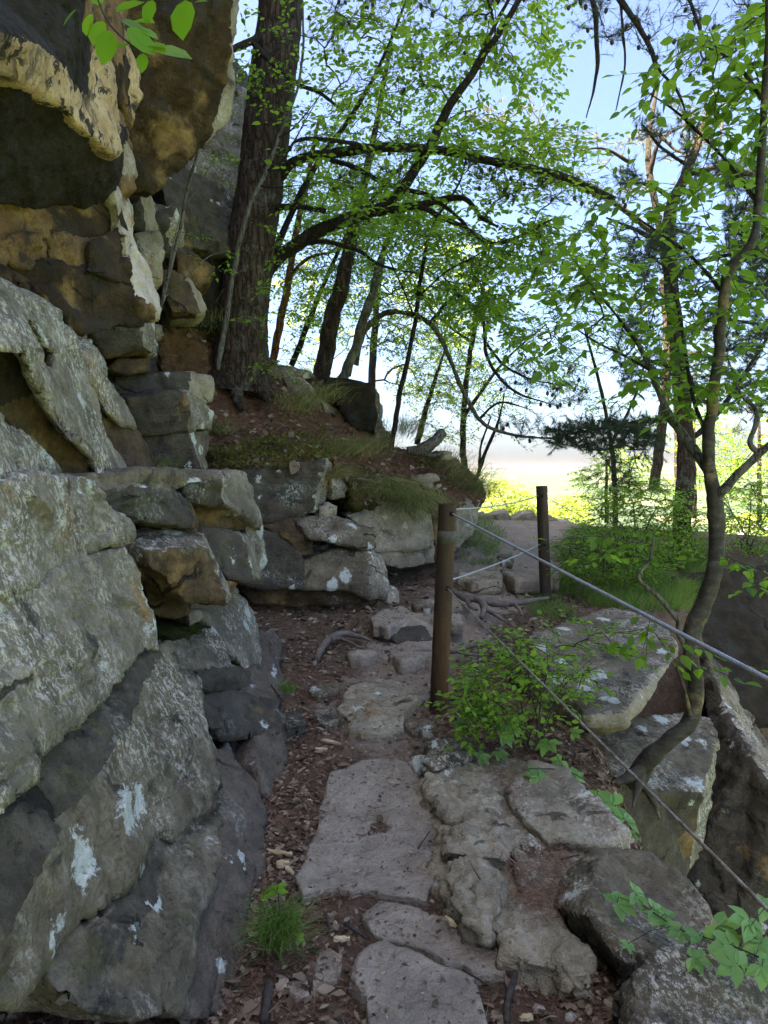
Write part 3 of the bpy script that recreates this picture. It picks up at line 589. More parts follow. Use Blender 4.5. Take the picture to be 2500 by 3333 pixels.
cr([(1200, 980, 3.75), (1385, 985, 3.95), (1390, 1260, 3.6), (1260, 1140, 3.5)], [('dark', [0, 1, 2, 3])], (-.3, .5, 0), 'dark', 'z3')
# stacked blocks by the corner
cr([(1010, 275, 4.25), (1075, 268, 4.4), (1270, 195, 4.75), (1340, 310, 5.0), (1398, 430, 5.2), (1395, 590, 4.85), (1340, 645, 4.45), (1250, 560, 4.3), (1150, 425, 4.25)], [('pale', list(range(9)))], (-.5, .4, 0), 'pale', 'z3', seed=51)
cr([(1020, 330, 4.1), (1085, 310, 4.25), (1100, 340, 4.25), (1025, 400, 4.05)], [('tan', [0, 1, 2, 3])], (-.2, .3, 0), 'tan', 'z3', amp=.7)
cr([(860, 430, 3.85), (1140, 408, 4.2), (1215, 510, 4.2), (1335, 645, 4.25), (1362, 745, 4.15), (1110, 755, 3.75), (1060, 640, 3.7), (960, 605, 3.6), (930, 480, 3.7), (1070, 615, 3.7), (1255, 615, 4.05)], [('moss', [0, 1, 8]), ('grey', [8, 1, 2, 10, 9, 6, 7]), ('dark', [9, 10, 3, 4, 5, 6])], (-.5, .4, 0), 'dark', 'z3', seed=53)
cr([(1090, 790, 3.65), (1200, 770, 3.8), (1330, 765, 4.0), (1330, 655, 4.3), (1380, 610, 4.55), (1450, 680, 4.45), (1500, 800, 4.3), (1540, 940, 4.05), (1500, 975, 3.9), (1340, 985, 3.7), (1190, 1000, 3.55), (1100, 900, 3.5), (1505, 815, 4.2), (1190, 880, 3.62)],
   [('purple', [2, 3, 4, 5, 6, 12]), ('dark', [0, 1, 2, 12, 13, 11]), ('dark', [11, 13, 12, 7, 8, 9, 10])], (-.5, .4, 0), 'dark', 'z3', seed=54)
cr([(1395, 440, 5.3), (1480, 430, 5.6), (1512, 500, 5.6), (1490, 590, 5.3), (1530, 680, 5.15), (1530, 800, 4.85), (1450, 690, 4.6), (1390, 600, 4.8)], [('purple', list(range(8)))], (-.5, .4, -.1), 'purple', 'z3', seed=55)
cr([(960, 640, 3.35), (1050, 630, 3.5), (1080, 690, 3.5), (1085, 800, 3.35), (1000, 730, 3.28)], [('pale', [0, 1, 2, 3, 4])], (-.3, .3, 0), 'dark', 'z3', amp=.6)

# outcrop across the path's bend (frame z4)
cr([(300, 545, 7.15), (480, 525, 7.2), (700, 512, 7.25), (755, 500, 7.3), (720, 650, 7.2), (690, 760, 7.2), (600, 802, 7.15), (420, 842, 7.05), (400, 800, 7.05), (330, 600, 7.1), (798, 470, 7.8), (790, 560, 7.8), (770, 700, 7.6), (715, 775, 7.4)],
   [('dark', [0, 1, 2, 3, 4, 5, 6, 7, 8, 9]), ('pale', [3, 10, 11, 12, 13, 5, 4])], (-.3, .8, 0), 'dark', 'z4', seed=61)
cr([(790, 600, 7.6), (850, 570, 7.9), (888, 600, 8.0), (860, 690, 7.9), (800, 700, 7.7)], [('pale', [0, 1, 2, 3, 4])], (-.3, .5, 0), 'dark', 'z4')
cr([(420, 846, 7.0), (520, 815, 7.05), (590, 810, 7.1), (620, 880, 7.0), (680, 930, 6.95), (690, 990, 6.9), (640, 1030, 6.85), (560, 930, 6.9)], [('brown', list(range(8)))], (-.2, .6, 0), 'tan', 'z4')
cr([(595, 810, 7.15), (670, 788, 7.2), (780, 800, 7.3), (900, 822, 7.3), (1000, 862, 7.3), (1018, 900, 7.2), (1010, 955, 7.1), (985, 965, 7.0), (770, 925, 6.85), (680, 920, 6.85), (640, 860, 6.95), (900, 855, 7.1)],
   [('grey', [0, 1, 2, 3, 11, 8, 9, 10]), ('grey', [3, 4, 5, 6, 7, 8, 11])], (-.3, .6, 0), 'grey', 'z4', amp=1.3, seed=63)
cr([(380, 860, 6.95), (560, 920, 6.95), (650, 1035, 6.85), (820, 975, 7.0), (1005, 970, 7.15), (1035, 1000, 7.2), (1080, 1090, 7.2), (1098, 1190, 7.1), (1085, 1240, 7.0), (1000, 1230, 6.9), (900, 1190, 6.8), (650, 1195, 6.75), (430, 1180, 6.75), (310, 1160, 6.75), (1000, 1020, 6.95)],
   [('dark', [0, 1, 2, 11, 12, 13]), ('grey', [2, 3, 4, 14, 9, 10, 11]), ('pale', [4, 5, 6, 7, 8, 9, 14])], (-.3, .8, 0), 'dark', 'z4', seed=64)
cr([(310, 1175, 6.85), (600, 1200, 6.85), (905, 1200, 6.9), (1085, 1245, 7.05), (1075, 1285, 7.0), (890, 1290, 6.9), (600, 1285, 6.85), (380, 1260, 6.85)], [('brown', list(range(8)))], (-.3, .7, 0), 'brown', 'z4', strata=2)
cr([(340, 1265, 6.9), (585, 1285, 6.9), (585, 1365, 6.9), (380, 1345, 6.9)], [('brown', [0, 1, 2, 3])], (-.2, .6, 0), 'brown', 'z4')
cr([(590, 1288, 6.95), (940, 1285, 7.0), (900, 1340, 6.95), (760, 1370, 6.95), (590, 1365, 6.95)], [('brown', [0, 1, 2, 3, 4])], (-.2, .6, 0), 'dark', 'z4')
cr([(380, 1330, 7.1), (950, 1340, 7.2), (950, 1430, 7.2), (380, 1420, 7.1)], [('dark', [0, 1, 2, 3])], (-.1, .5, 0), 'dark', 'z4')
cr([(1080, 1190, 7.3), (1160, 1205, 7.4), (1160, 1270, 7.2), (1085, 1280, 7.1)], [('tan', [0, 1, 2, 3])], (-.1, .4, 0), 'tan', 'z4')
cr([(735, 760, 7.3), (770, 745, 7.4), (795, 760, 7.4), (785, 795, 7.3), (740, 795, 7.25)], [('tan', [0, 1, 2, 3, 4])], (0, .2, 0), 'tan', 'z4', amp=1.4)
cr([(880, 790, 8.0), (1010, 728, 8.2), (1180, 735, 8.3), (1332, 790, 8.4), (1345, 960, 8.35), (1220, 975, 8.1), (1030, 985, 7.95), (1015, 900, 7.95)], [('tan', list(range(8)))], (-.2, .9, 0), 'tan', 'z4', seed=66)
cr([(1030, 990, 8.0), (1220, 978, 8.15), (1346, 965, 8.4), (1345, 1040, 8.35), (1290, 1062, 8.2), (1170, 1072, 8.1), (1060, 1040, 7.95)], [('tan', list(range(7)))], (-.2, .8, 0), 'brown', 'z4', seed=67)
cr([(1335, 790, 8.6), (1480, 735, 8.9), (1590, 715, 9.3), (1560, 860, 9.2), (1500, 975, 9.0), (1400, 1040, 8.7), (1350, 1040, 8.6), (1480, 900, 8.8)], [('brown', [0, 1, 7, 5, 6]), ('tan', [1, 2, 3, 4, 5, 7])], (-.2, .9, 0), 'brown', 'z4', seed=68)
cr([(415, -10, 9.0), (520, -10, 9.1), (660, 10, 9.3), (700, 40, 9.4), (560, 50, 9.1), (430, 50, 8.95)], [('grey', list(range(6)))], (-.1, .6, 0), 'dark', 'z4')
cr([(540, 55, 9.0), (640, 50, 9.2), (720, 150, 9.4), (760, 235, 9.4), (690, 240, 9.15), (600, 180, 9.0)], [('grey', list(range(6)))], (-.1, .6, 0), 'grey', 'z4')
cr([(740, 170, 9.3), (850, 230, 9.5), (840, 280, 9.4), (770, 260, 9.3)], [('tan', list(range(4)))], (-.1, .5, 0), 'tan', 'z4')
cr([(760, 50, 9.3), (900, 60, 9.4), (1000, 80, 9.5), (1030, 110, 9.55), (1035, 250, 9.55), (1030, 338, 9.5), (940, 330, 9.4), (860, 250, 9.3), (800, 150, 9.25), (1060, 200, 9.9), (1055, 300, 9.85)], [('stain_shade', [0, 1, 2, 3, 4, 5, 6, 7, 8]), ('grey', [3, 9, 10, 5, 4])], (-.1, .8, 0), 'dark', 'z4', seed=69)
cr([(1035, 335, 9.5), (1100, 350, 9.6), (1110, 380, 9.6), (1050, 390, 9.5)], [('grey', [0, 1, 2, 3])], (0, .4, 0), 'dark', 'z4')
for q in ([(1230, 590), (1360, 575), (1375, 600), (1250, 618)], [(1240, 620), (1330, 630), (1335, 665), (1270, 655)], [(1400, 450), (1450, 450), (1440, 490), (1390, 490)]):
    cr([(x, y, 9.0 + .0004 * (x - 1200)) for x, y in q], [('tan', [0, 1, 2, 3])], (-.1, .4, 0), 'grey', 'z4')

# needle-covered bank on top of the outcrop
bankv = [(-40, 120, 7.9), (150, 100, 8.4), (400, 140, 8.75), (560, 70, 9.1), (740, 240, 9.3), (900, 320, 9.5), (1120, 420, 9.7), (1300, 450, 9.9), (1440, 500, 10.0), (1580, 600, 10.0), (1612, 690, 9.7),
         (60, 330, 7.6), (300, 330, 7.9), (480, 400, 7.9), (760, 420, 8.3), (900, 520, 8.4), (1060, 560, 8.7), (1300, 610, 9.2), (1480, 660, 9.5),
         (100, 545, 7.35), (300, 545, 7.2), (520, 535, 7.2), (700, 518, 7.28), (790, 480, 7.6), (880, 620, 7.9), (920, 740, 8.0), (1080, 735, 8.2), (1200, 760, 8.3), (1340, 780, 8.5), (1470, 738, 8.8), (1590, 722, 9.35),
         (120, 430, 7.45), (300, 440, 7.4), (520, 440, 7.5), (700, 420, 7.6),
         (-150, -240, 7.4), (30, -290, 8.3), (190, -270, 9.2), (430, -30, 10.2), (720, 60, 10.6), (1020, 110, 10.7), (1060, 300, 10.5), (-130, 40, 6.9), (-60, 200, 7.2)]
bank = cr(bankv, [('bank', [0, 1, 12, 11]), ('bank', [1, 2, 13, 12]), ('bank', [2, 3, 4, 14, 13]), ('bank', [4, 5, 15, 14]), ('bank', [5, 6, 16, 15]), ('bank', [6, 7, 17, 16]), ('bank', [7, 8, 9, 10, 18, 17]),
                  ('bank', [11, 12, 32, 31]), ('moss', [12, 13, 33, 32]), ('moss', [13, 14, 34, 33]), ('moss', [31, 32, 20, 19]), ('moss', [32, 33, 21, 20]), ('moss', [33, 34, 22, 21]), ('moss', [34, 14, 23, 22]),
                  ('bank', [14, 15, 24, 23]), ('moss', [15, 16, 26, 25, 24]), ('bank', [16, 17, 28, 27, 26]), ('bank', [17, 18, 29, 28]), ('bank', [18, 10, 30, 29]),
                  ('bank', [35, 36, 1, 0]), ('bank', [36, 37, 2, 1]), ('bank', [37, 38, 3, 2]), ('bank', [38, 39, 4, 3]), ('bank', [39, 40, 5, 4]), ('bank', [40, 41, 6, 5]), ('bank', [35, 0, 42]), ('bank', [42, 0, 11, 43])],
          (-.1, .9, -.5), 'bank', 'z4', amp=1.5, seed=72)
cr([(980, 1640, 7.6), (1250, 1560, 8.2), (1520, 1620, 8.8), (1500, 2120, 8.8), (1050, 2120, 7.6)], [('stain_shade', [0, 1, 2, 3, 4])], (-.4, .9, 0), 'stain_shade', 'z1')
bank.name = 'bank'; bank.data.name = 'bank'

# --- loose boulders on the valley side of the path (things of their own)
def boulder(label, verts, faces, back, mat, fr='r8', cat='boulder', name='boulder', group='boulders beside the path', **k):
    return rock(name, verts, faces, back, mat, None, fr, label=label, cat=cat, group=group, **k)
boulder('broad flat grey slab lying like a table behind the leafy shrub',
        [(380, 1620, 5.2), (640, 1520, 5.9), (820, 1460, 6.3), (960, 1495, 6.15), (1085, 1540, 5.85), (1150, 1640, 5.4), (1130, 1740, 5.05), (1000, 1830, 4.75), (930, 1960, 4.4), (870, 2035, 4.22), (700, 2050, 4.2), (560, 1920, 4.5), (400, 1750, 4.85),
         (1168, 1690, 5.35), (1060, 1850, 4.75), (965, 2000, 4.38), (890, 2085, 4.2), (690, 2085, 4.2)],
        [('grey', list(range(13))), ('tan', [5, 13, 14, 15, 16, 17, 10, 9, 8, 7, 6])], (-.12, .25, -.16), 'grey', 'r7', cat='rock slab', name='rock_slab', amp=.8, seed=81)
boulder('big dark block under the flat slab, a pale edge down its right side',
        [(1010, 385, 4.5), (1130, 350, 4.7), (1390, 318, 5.1), (1470, 330, 5.0), (1486, 405, 4.75), (1470, 490, 4.4), (1447, 567, 4.12), (1300, 560, 4.0), (1180, 545, 3.95), (1060, 500, 4.0), (1400, 800, 4.2), (1376, 832, 4.05), (1210, 705, 3.9), (1080, 600, 3.95), (1478, 560, 4.7), (1430, 760, 4.65)],
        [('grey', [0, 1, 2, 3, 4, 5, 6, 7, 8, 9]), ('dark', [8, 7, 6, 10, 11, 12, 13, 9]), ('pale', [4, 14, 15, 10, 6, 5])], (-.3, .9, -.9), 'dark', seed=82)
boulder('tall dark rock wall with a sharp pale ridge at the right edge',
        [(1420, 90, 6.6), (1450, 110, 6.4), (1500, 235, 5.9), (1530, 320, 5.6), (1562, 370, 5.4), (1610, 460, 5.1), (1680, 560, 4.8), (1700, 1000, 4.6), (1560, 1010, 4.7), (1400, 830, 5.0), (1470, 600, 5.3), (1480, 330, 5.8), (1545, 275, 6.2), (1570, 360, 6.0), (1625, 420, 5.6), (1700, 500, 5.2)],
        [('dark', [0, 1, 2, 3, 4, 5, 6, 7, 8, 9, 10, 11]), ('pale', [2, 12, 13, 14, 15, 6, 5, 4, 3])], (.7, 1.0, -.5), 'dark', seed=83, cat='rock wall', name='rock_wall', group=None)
boulder('dark mossy cliff across the gap behind the crooked tree',
        [(1060, 1330, 8.4), (1240, 1270, 8.6), (1400, 1255, 8.6), (1760, 1235, 9.0), (1760, 2100, 7.6), (1350, 2100, 7.4), (1150, 1800, 7.5), (1040, 1500, 7.9)],
        [('stain_shade', list(range(8)))], (.4, 1.5, -.4), 'stain_shade', 'r7', seed=84, cat='rock wall', name='rock_wall', group=None, vox=.008)
boulder('rounded grey boulder with blotchy lichen and a crack, right foreground',
        [(1000, 845, .10), (1060, 785, .13), (1130, 748, .16), (1275, 765, .14), (1385, 835, .12), (1465, 925, .08), (1505, 1010, -.02), (1480, 1045, .02), (1385, 1075, .1), (1250, 1075, .14), (1190, 1100, .12), (1090, 960, .16), (985, 920, .06),
         (1100, 1090, -.1), (1155, 1172, -.12), (1200, 1172, -.1), (1520, 1090, -.35), (1000, 990, -.03)],
        [('grey', [0, 1, 2, 3, 4, 5, 6, 7, 8, 9, 10, 11, 12]), ('dark', [12, 11, 10, 15, 14, 13, 17]), ('dark', [6, 16, 8, 7])], (.05, .15, -.55), 'grey', seed=85)
boulder('flat topped grey boulder cut off by the bottom right corner',
        [(1235, 1155, .20), (1300, 1095, .22), (1400, 1050, .22), (1500, 1062, .22), (1760, 1130, .15), (1800, 1420, .1), (1230, 1420, .12), (1180, 1300, .1), (1190, 1210, .05)],
        [('grey', list(range(9)))], (.05, .1, -.6), 'tan', seed=86)
boulder('flat pale rock with mossy crust on the brink under the thin cable',
        [(825, 560, .10), (900, 475, .14), (1010, 490, .14), (1100, 580, .13), (1205, 690, .10), (1218, 742, .05), (1150, 735, .07), (960, 725, .08), (880, 645, .09)],
        [('tan', list(range(9)))], (.05, .1, -.5), 'tan', seed=87)
SHELF = boulder('low pale bedrock shelf under the eroded rocks, filled with red needles',
        [(560, 520, .02), (640, 470, .03), (900, 470, .05), (1100, 600, .05), (1210, 740, .02), (1030, 790, .04), (980, 900, .04), (1020, 1010, .02), (1110, 1170, -.02), (1000, 1190, .0), (830, 1110, .0), (700, 1030, .01), (625, 920, .015), (625, 800, .015), (600, 640, .02)],
        [('tan', list(range(15)))], (0, .05, -.4), 'tan', seed=88, lump=.03, name='bedrock_shelf', cat='rock', group=None)
# eroded lumpy ridge of pale rock along the right side of the path
def ridge(label, pts, top, mat='tan', **k):
    n = len(pts); c = (sum(p[0] for p in pts) / n, sum(p[1] for p in pts) / n)
    v = [(c[0] + (x - c[0]) * 1.22, c[1] + (y - c[1]) * 1.22, .01) for x, y in pts] + [(c[0] + (x - c[0]) * .80, c[1] + (y - c[1]) * .80 - 10, top * .85) for x, y in pts]
    f = [(None, [i, (i + 1) % n, n + (i + 1) % n, n + i]) for i in range(n)] + [(None, list(range(n, 2 * n)))]
    return boulder(label, v, f, (0, .02, -.18), mat, cat='rock', name='eroded_rock', group='eroded rocks edging the path', lump=.09, amp=1.0, **k)
ridge('small squat rock at the foot of the shrub, head of the eroded row', [(545, 480), (600, 415), (690, 420), (730, 460), (640, 500), (590, 520)], .12, 'grey', seed=91)
ridge('wide bleached eroded rock beside the trodden stone slab', [(578, 560), (620, 490), (740, 470), (835, 560), (800, 640), (650, 655), (600, 615)], .11, seed=92)
ridge('knobbly middle rock of the eroded row, three lumps on its back', [(630, 690), (720, 640), (800, 660), (850, 740), (830, 800), (700, 790), (620, 775)], .12, seed=93)
ridge('largest eroded rock bulging towards the path with a curled rim', [(618, 840), (660, 790), (750, 785), (830, 850), (830, 960), (770, 1040), (690, 1015), (640, 925)], .14, seed=94)
ridge('pitted pale rock at the near end of the eroded row', [(760, 1000), (870, 930), (930, 990), (1030, 1070), (1052, 1110), (1000, 1155), (890, 1135), (825, 1085)], .10, seed=95)
ridge('fist sized pale stone next to a moss patch, right of the path', [(1032, 1160), (1060, 1130), (1112, 1180), (1095, 1210), (1060, 1205)], .06, seed=96)
ridge('white crusted stone set in red needles between two boulders', [(850, 790), (900, 700), (960, 740), (920, 860), (870, 900)], .09, 'pale', seed=97)
ridge('narrow whitish rock sliver in the needle bed', [(925, 920), (955, 850), (985, 850), (965, 930), (940, 950)], .05, 'pale', seed=98)

# --- stones laid in the path: parts of the path
FLAGS = []
def flag(pts, h, mat='path', fr='r8', th=.1, hs=None, **k):
    kk = FR[fr][2]; rr = random.Random(int(sum(p[0] for p in pts))); q = []
    for (x1, y1), (x2, y2) in zip(pts, pts[1:] + pts[:1]):                    # broken, ragged outline
        q.append((x1, y1)); L = math.hypot(x2 - x1, y2 - y1)
        for t_ in ((.3, .65) if L > 60 else ((.5,) if L > 25 else ())): q.append((x1 + (x2 - x1) * t_ + rr.gauss(0, .05) * L * .8, y1 + (y2 - y1) * t_ + rr.gauss(0, .045) * L * .8))
    h = h - .028
    v = [(x, y, h + rr.gauss(0, .004)) for x, y in q]; pts = q
    o = rock('stone', v, [(mat, list(range(len(pts))))], (0, 0, -th), mat, path, fr, vox=.0034, **k)
    FLAGS.append(o); return o
flag([(270, 500), (420, 460), (510, 470), (575, 560), (610, 660), (622, 800), (572, 910), (430, 885), (290, 872), (180, 884), (158, 830), (230, 690), (240, 600)], .045, amp=.34, seed=101, pits=((425, 660, .062), (460, 702, .045), (505, 662, .04), (400, 590, .03)))
flag([(370, 962), (430, 915), (540, 930), (640, 970), (690, 1020), (830, 1100), (820, 1138), (720, 1132), (590, 1072), (500, 1042), (420, 1022)], .05, amp=.34, seed=102)
flag([(328, 1150), (380, 1062), (440, 1032), (560, 1082), (725, 1145), (800, 1420), (340, 1420), (385, 1210)], .06, amp=.34, seed=103)
flag([(230, 1060), (310, 1060), (292, 1160), (215, 1182)], .02, amp=.5, seed=104)
flag([(130, 1170), (195, 1160), (200, 1215), (140, 1210)], .03, amp=.5, seed=104)
flag([(288, 300), (330, 230), (420, 205), (560, 228), (560, 262), (500, 320), (502, 360), (412, 386), (335, 370), (330, 340)], .10, 'tan', th=.15, amp=.8, seed=105)
flag([(200, 236), (290, 210), (292, 240), (232, 255)], .10, 'grey', amp=.6); flag([(220, 311), (290, 303), (292, 342), (230, 346)], .07, 'grey', amp=.6)
flag([(505, 346), (560, 328), (607, 362), (542, 372)], .08, 'grey', amp=.6); flag([(425, 415), (470, 410), (490, 440), (430, 445)], .03, 'path', amp=.5)
flag([(100, 320), (170, 300), (190, 345), (110, 370)], .10, 'dark', amp=.8)
flag([(1005, 1345), (1080, 1302), (1345, 1308), (1400, 1325), (1340, 1345), (1180, 1362), (1100, 1400), (1020, 1385)], .30, 'path', 'z4', th=.10, amp=.34, seed=106)
rock('stone', [(1110, 1410, 6.2), (1222, 1362, 6.45), (1345, 1362, 6.5), (1440, 1390, 6.5), (1450, 1460, 6.35), (1345, 1485, 6.2), (1290, 1470, 6.1), (1225, 1520, 6.05), (1120, 1460, 6.05), (1300, 1400, 6.3)], [('path', [0, 1, 2, 9]), ('path', [2, 3, 4, 5, 9]), ('dark', [0, 9, 5, 6, 7, 8])], (0, .3, -.2), 'path', path, 'z4', seed=107)
rock('stone', [(1195, 1480, 6.0), (1345, 1480, 6.1), (1345, 1525, 5.95), (1200, 1525, 5.9)], [('path', [0, 1, 2, 3])], (0, .3, -.1), 'path', path, 'z4')
flag([(880, 1532), (1010, 1518), (1035, 1542), (960, 1562), (900, 1562)], .16, 'path', 'z4', amp=.6); flag([(1108, 1545), (1200, 1528), (1345, 1528), (1345, 1560), (1170, 1582)], .16, 'path', 'z4', amp=.7)
flag([(1230, 1268), (1300, 1258), (1345, 1275), (1330, 1300), (1250, 1295)], .34, 'grey', 'z4', amp=.7); flag([(1440, 1320), (1490, 1325), (1500, 1380), (1445, 1370)], .32, 'path', 'z4', amp=.6)
flag([(-10, 1262), (120, 1248), (208, 1250), (212, 1300), (100, 1318), (-10, 1300)], .46, 'tan', 'r7', th=.14, amp=.7); flag([(222, 1262), (430, 1254), (520, 1258), (520, 1300), (430, 1308), (300, 1312)], .44, 'path', 'r7', th=.14, amp=.7)
flag([(200, 1180), (270, 1165), (280, 1210), (220, 1205)], .52, 'grey', 'r7', amp=.7); flag([(330, 1340), (400, 1330), (420, 1365), (340, 1375)], .30, 'path', 'r7', amp=.6)
for q in ([(130, 965), (245, 945), (275, 985), (240, 1010), (150, 1000)], [(265, 990), (330, 955), (392, 948), (408, 985), (395, 1010), (330, 1035)], [(365, 1020), (420, 985), (490, 975), (545, 1000), (600, 1000), (592, 1030), (480, 1025)], [(60, 960), (130, 955), (135, 1000), (70, 1005)]):
    rock('stone', [(x, y, 12.4) for x, y in q], [('tan', list(range(len(q))))], (.05, .5, .02), 'tan', path, 'r7', amp=.9)

# ------------------------------------------------------------------ fence posts and cables
def rust_mat():
    t = NT('rusted_steel')
    a = t.noise(6, 5, .7, t.map(sc=(1, 1, .25))); b = t.noise(60, 4, .7)
    col = t.ramp(a, [(.3, (.028, .019, .014)), (.5, (.062, .036, .020)), (.7, (.16, .075, .028))])
    col = t.mix(t.step(b, .55, .7), col, (.07, .055, .045))
    return t.bsdf(col, t.ramp(b, [(.3, .55), (.7, .85)]), t.bump(b, .4, .006), .4, .35)
M['rust_steel'] = rust_mat()
t = NT('tape_band'); M['tape'] = t.bsdf(t.ramp(t.noise(40), [(.3, (.055, .050, .038)), (.7, (.105, .098, .076))]), .7)
t = NT('wood_post_dark'); a = t.noise(9, 6, .7, t.map(sc=(3, 3, .35)))
M['post_dark'] = t.bsdf(t.ramp(a, [(.3, (.025, .018, .014)), (.6, (.058, .038, .028)), (.75, (.10, .07, .05))]), .85, t.bump(a, .6, .01))
t = NT('galvanised_wire'); a = t.noise(30, 4, .6); M['wire'] = t.bsdf(t.ramp(a, [(.3, (.30, .31, .33)), (.7, (.52, .54, .57))]), .45, None, .5, .55)
t = NT('rusty_wire'); a = t.noise(25, 4, .7); M['wire_rust'] = t.bsdf(t.ramp(a, [(.35, (.17, .10, .06)), (.6, (.36, .33, .29)), (.8, (.45, .45, .44))]), .5, None, .5, .5)
t = NT('black_hole'); M['hole'] = t.bsdf((.012, .01, .009), .9)

def post(name, label, base, top, r, mats, band, holes):
    o = tag(empty(name, base), label, 'fence post', 'steel posts of the cable fence')
    b = Vector(base) - Vector((0, 0, .25)); t_ = Vector(top)
    mb = MB(); n = 26; pts = [b.lerp(t_, i / (n - 1)) for i in range(n)]
    mb.tube(pts, [r * (1 + .012 * math.sin(i * 1.9)) for i in range(n)], 28, cap=False)
    ax = (t_ - b).normalized()
    mb.tube([t_, t_ - ax * .25], r * .90, 28, cap=False)                     # inner wall of the open pipe
    V = []; s1 = ax.orthogonal().normalized(); s2 = ax.cross(s1)
    for k in range(28):
        a = 2 * math.pi * k / 28
        V.append(tuple(t_ + (s1 * math.cos(a) + s2 * math.sin(a)) * r)); V.append(tuple(t_ + (s1 * math.cos(a) + s2 * math.sin(a)) * r * .9 + ax * .002))
    mb.add(V, [(2 * k, 2 * ((k + 1) % 28), 2 * ((k + 1) % 28) + 1, 2 * k + 1) for k in range(28)])
    mb.build('pipe', mats[0], o)
    if band:
        m2 = MB(); m2.tube([t_ - ax * band[0], t_ - ax * band[1]], r * 1.015, 28, cap=True); m2.build('band', mats[1], o)
    for h, dirv in holes:
        m3 = MB(); c = t_ - ax * h; d = Vector(dirv).normalized(); m3.tube([c + d * (r - .004), c + d * (r + .006)], .016, 12); m3.build('eyelet', M['hole'], o)
    return o
B1 = at(943, 1536, .03); B1 = Vector((B1.x, B1.y, .03)); T1 = at(967, 1089, B1.y - .02)
B2 = at(1181, 1288, .27); T2 = at(1170, 1050, B2.y)
_a = T1 - (T1 - B1).normalized() * .06; _b = at(1659, 1470, 1.62); _e = _a + (_b - _a) * ((1.0 - _a.y) / (_b.y - _a.y))
B3 = Vector((_e.x + .02, .95, -.05)); T3 = Vector((_e.x + .02, .95, _e.z + .10))
post('fence_post', 'rusty brown steel post with a taped band, nearest to us', B1, T1, .058, (M['rust_steel'], M['tape']), (.17, .25), [(.06, (.5, -1, 0)), (.54, (.4, -1, 0))])
post('fence_post', 'dark wooden looking post farther up the path, no band', B2, T2, .060, (M['post_dark'], M['tape']), None, [(.10, (-.2, -1, 0)), (.62, (-.1, -1, 0))])
post('fence_post', 'steel post just outside the picture that holds the near cable ends', B3, T3, .058, (M['rust_steel'], M['tape']), None, [])

def cable(label, A, B, r, sag, mat, strands=6, n=240, group='wire cables of the fence'):
    A = Vector(A); B = Vector(B); mb = MB(); L = (B - A).length
    ax = (B - A).normalized(); s1 = ax.orthogonal().normalized(); s2 = ax.cross(s1)
    core = [A.lerp(B, i / n) - Vector((0, 0, sag * 4 * (i / n) * (1 - i / n))) for i in range(n + 1)]
    mb.tube(core, r * .62, 6)
    tw = L / (r * 14)
    for k in range(strands):
        pts = []
        for i, p in enumerate(core):
            a = 2 * math.pi * (k / strands + tw * i / n)
            pts.append(p + (s1 * math.cos(a) + s2 * math.sin(a)) * r * .62)
        mb.tube(pts, r * .40, 5)
    return tag(mb.build('cable', mat), label, 'cable', group)
AX = (T1 - B1).normalized()
def on1(h): return T1 - AX * h
def on2(h): return T2 - (T2 - B2).normalized() * h
e1 = at(1659, 1470, 1.62); d1 = (e1 - on1(.06)); cable('thick silver cable sloping from the near post to the right edge', on1(.06) + Vector((.03, -.05, 0)), on1(.06) + d1 * ((.98 - on1(.06).y) / d1.y), .0068, .0, M['wire'], n=420)
e2 = at(1659, 1968, 1.60); d2 = (e2 - on1(.54)); cable('lower rust tinged cable running down past the boulders', on1(.54) + Vector((.02, -.055, 0)), on1(.54) + d2 * ((.98 - on1(.54).y) / d2.y), .0052, .0, M['wire_rust'], n=420)
cable('upper thin cable between the two posts', on1(.035) + Vector((.045, .03, 0)), on2(.10) + Vector((-.05, -.02, 0)), .0062, .03, M['wire'], n=120)
cable('lower pale cable crossing in front of the roots between the posts', on1(.50) + Vector((.045, .03, 0)), on2(.62) + Vector((-.05, -.02, 0)), .0062, .02, M['wire'], n=120)
cable('far cable leaving the second post towards the bushes', on2(.13) + Vector((.055, 0, 0)), at(1262, 1118, 8.9), .006, .0, M['wire'], n=40)
cable('low far cable leaving the second post into the grass', on2(.60) + Vector((.055, 0, 0)), at(1265, 1195, 8.9), .006, .0, M['wire'], n=40)

# ------------------------------------------------------------------ vegetation: materials
def leaf_mat(name, dark, light, trans, tw=0.45, rough=.5):
    t = NT(name)
    r = t.math('FRACT', t.math('ADD', t.attr('rnd'), t.orand()))
    col = t.mix(r, dark, light); tc = t.mix(r, tuple(.55 * c for c in trans), (1.3 * trans[0], 1.15 * trans[1], 1.1 * trans[2]))
    b = t.N.new('ShaderNodeBsdfPrincipled'); t.put(b.inputs['Base Color'], col); b.inputs['Roughness'].default_value = rough
    b.inputs['Specular IOR Level'].default_value = .35
    tr = t.N.new('ShaderNodeBsdfTranslucent'); t.put(tr.inputs['Color'], tc)
    mx = t.N.new('ShaderNodeMixShader'); mx.inputs[0].default_value = tw
    t.L.new(b.outputs[0], mx.inputs[1]); t.L.new(tr.outputs[0], mx.inputs[2]); t.L.new(mx.outputs[0], t.out.inputs['Surface'])
    return t.m
M['leaf'] = leaf_mat('spring_leaf', (.05, .14, .013), (.14, .275, .03), (.33, .62, .06), .56)
M['leaf_dark'] = leaf_mat('shaded_leaf', (.045, .125, .014), (.105, .215, .026), (.27, .54, .05), .54)
M['leaf_sunlit'] = leaf_mat('sun_yellow_leaf', (.12, .20, .02), (.22, .29, .03), (.42, .58, .05), .5)  # yellow of the sunlight put into the leaf colour
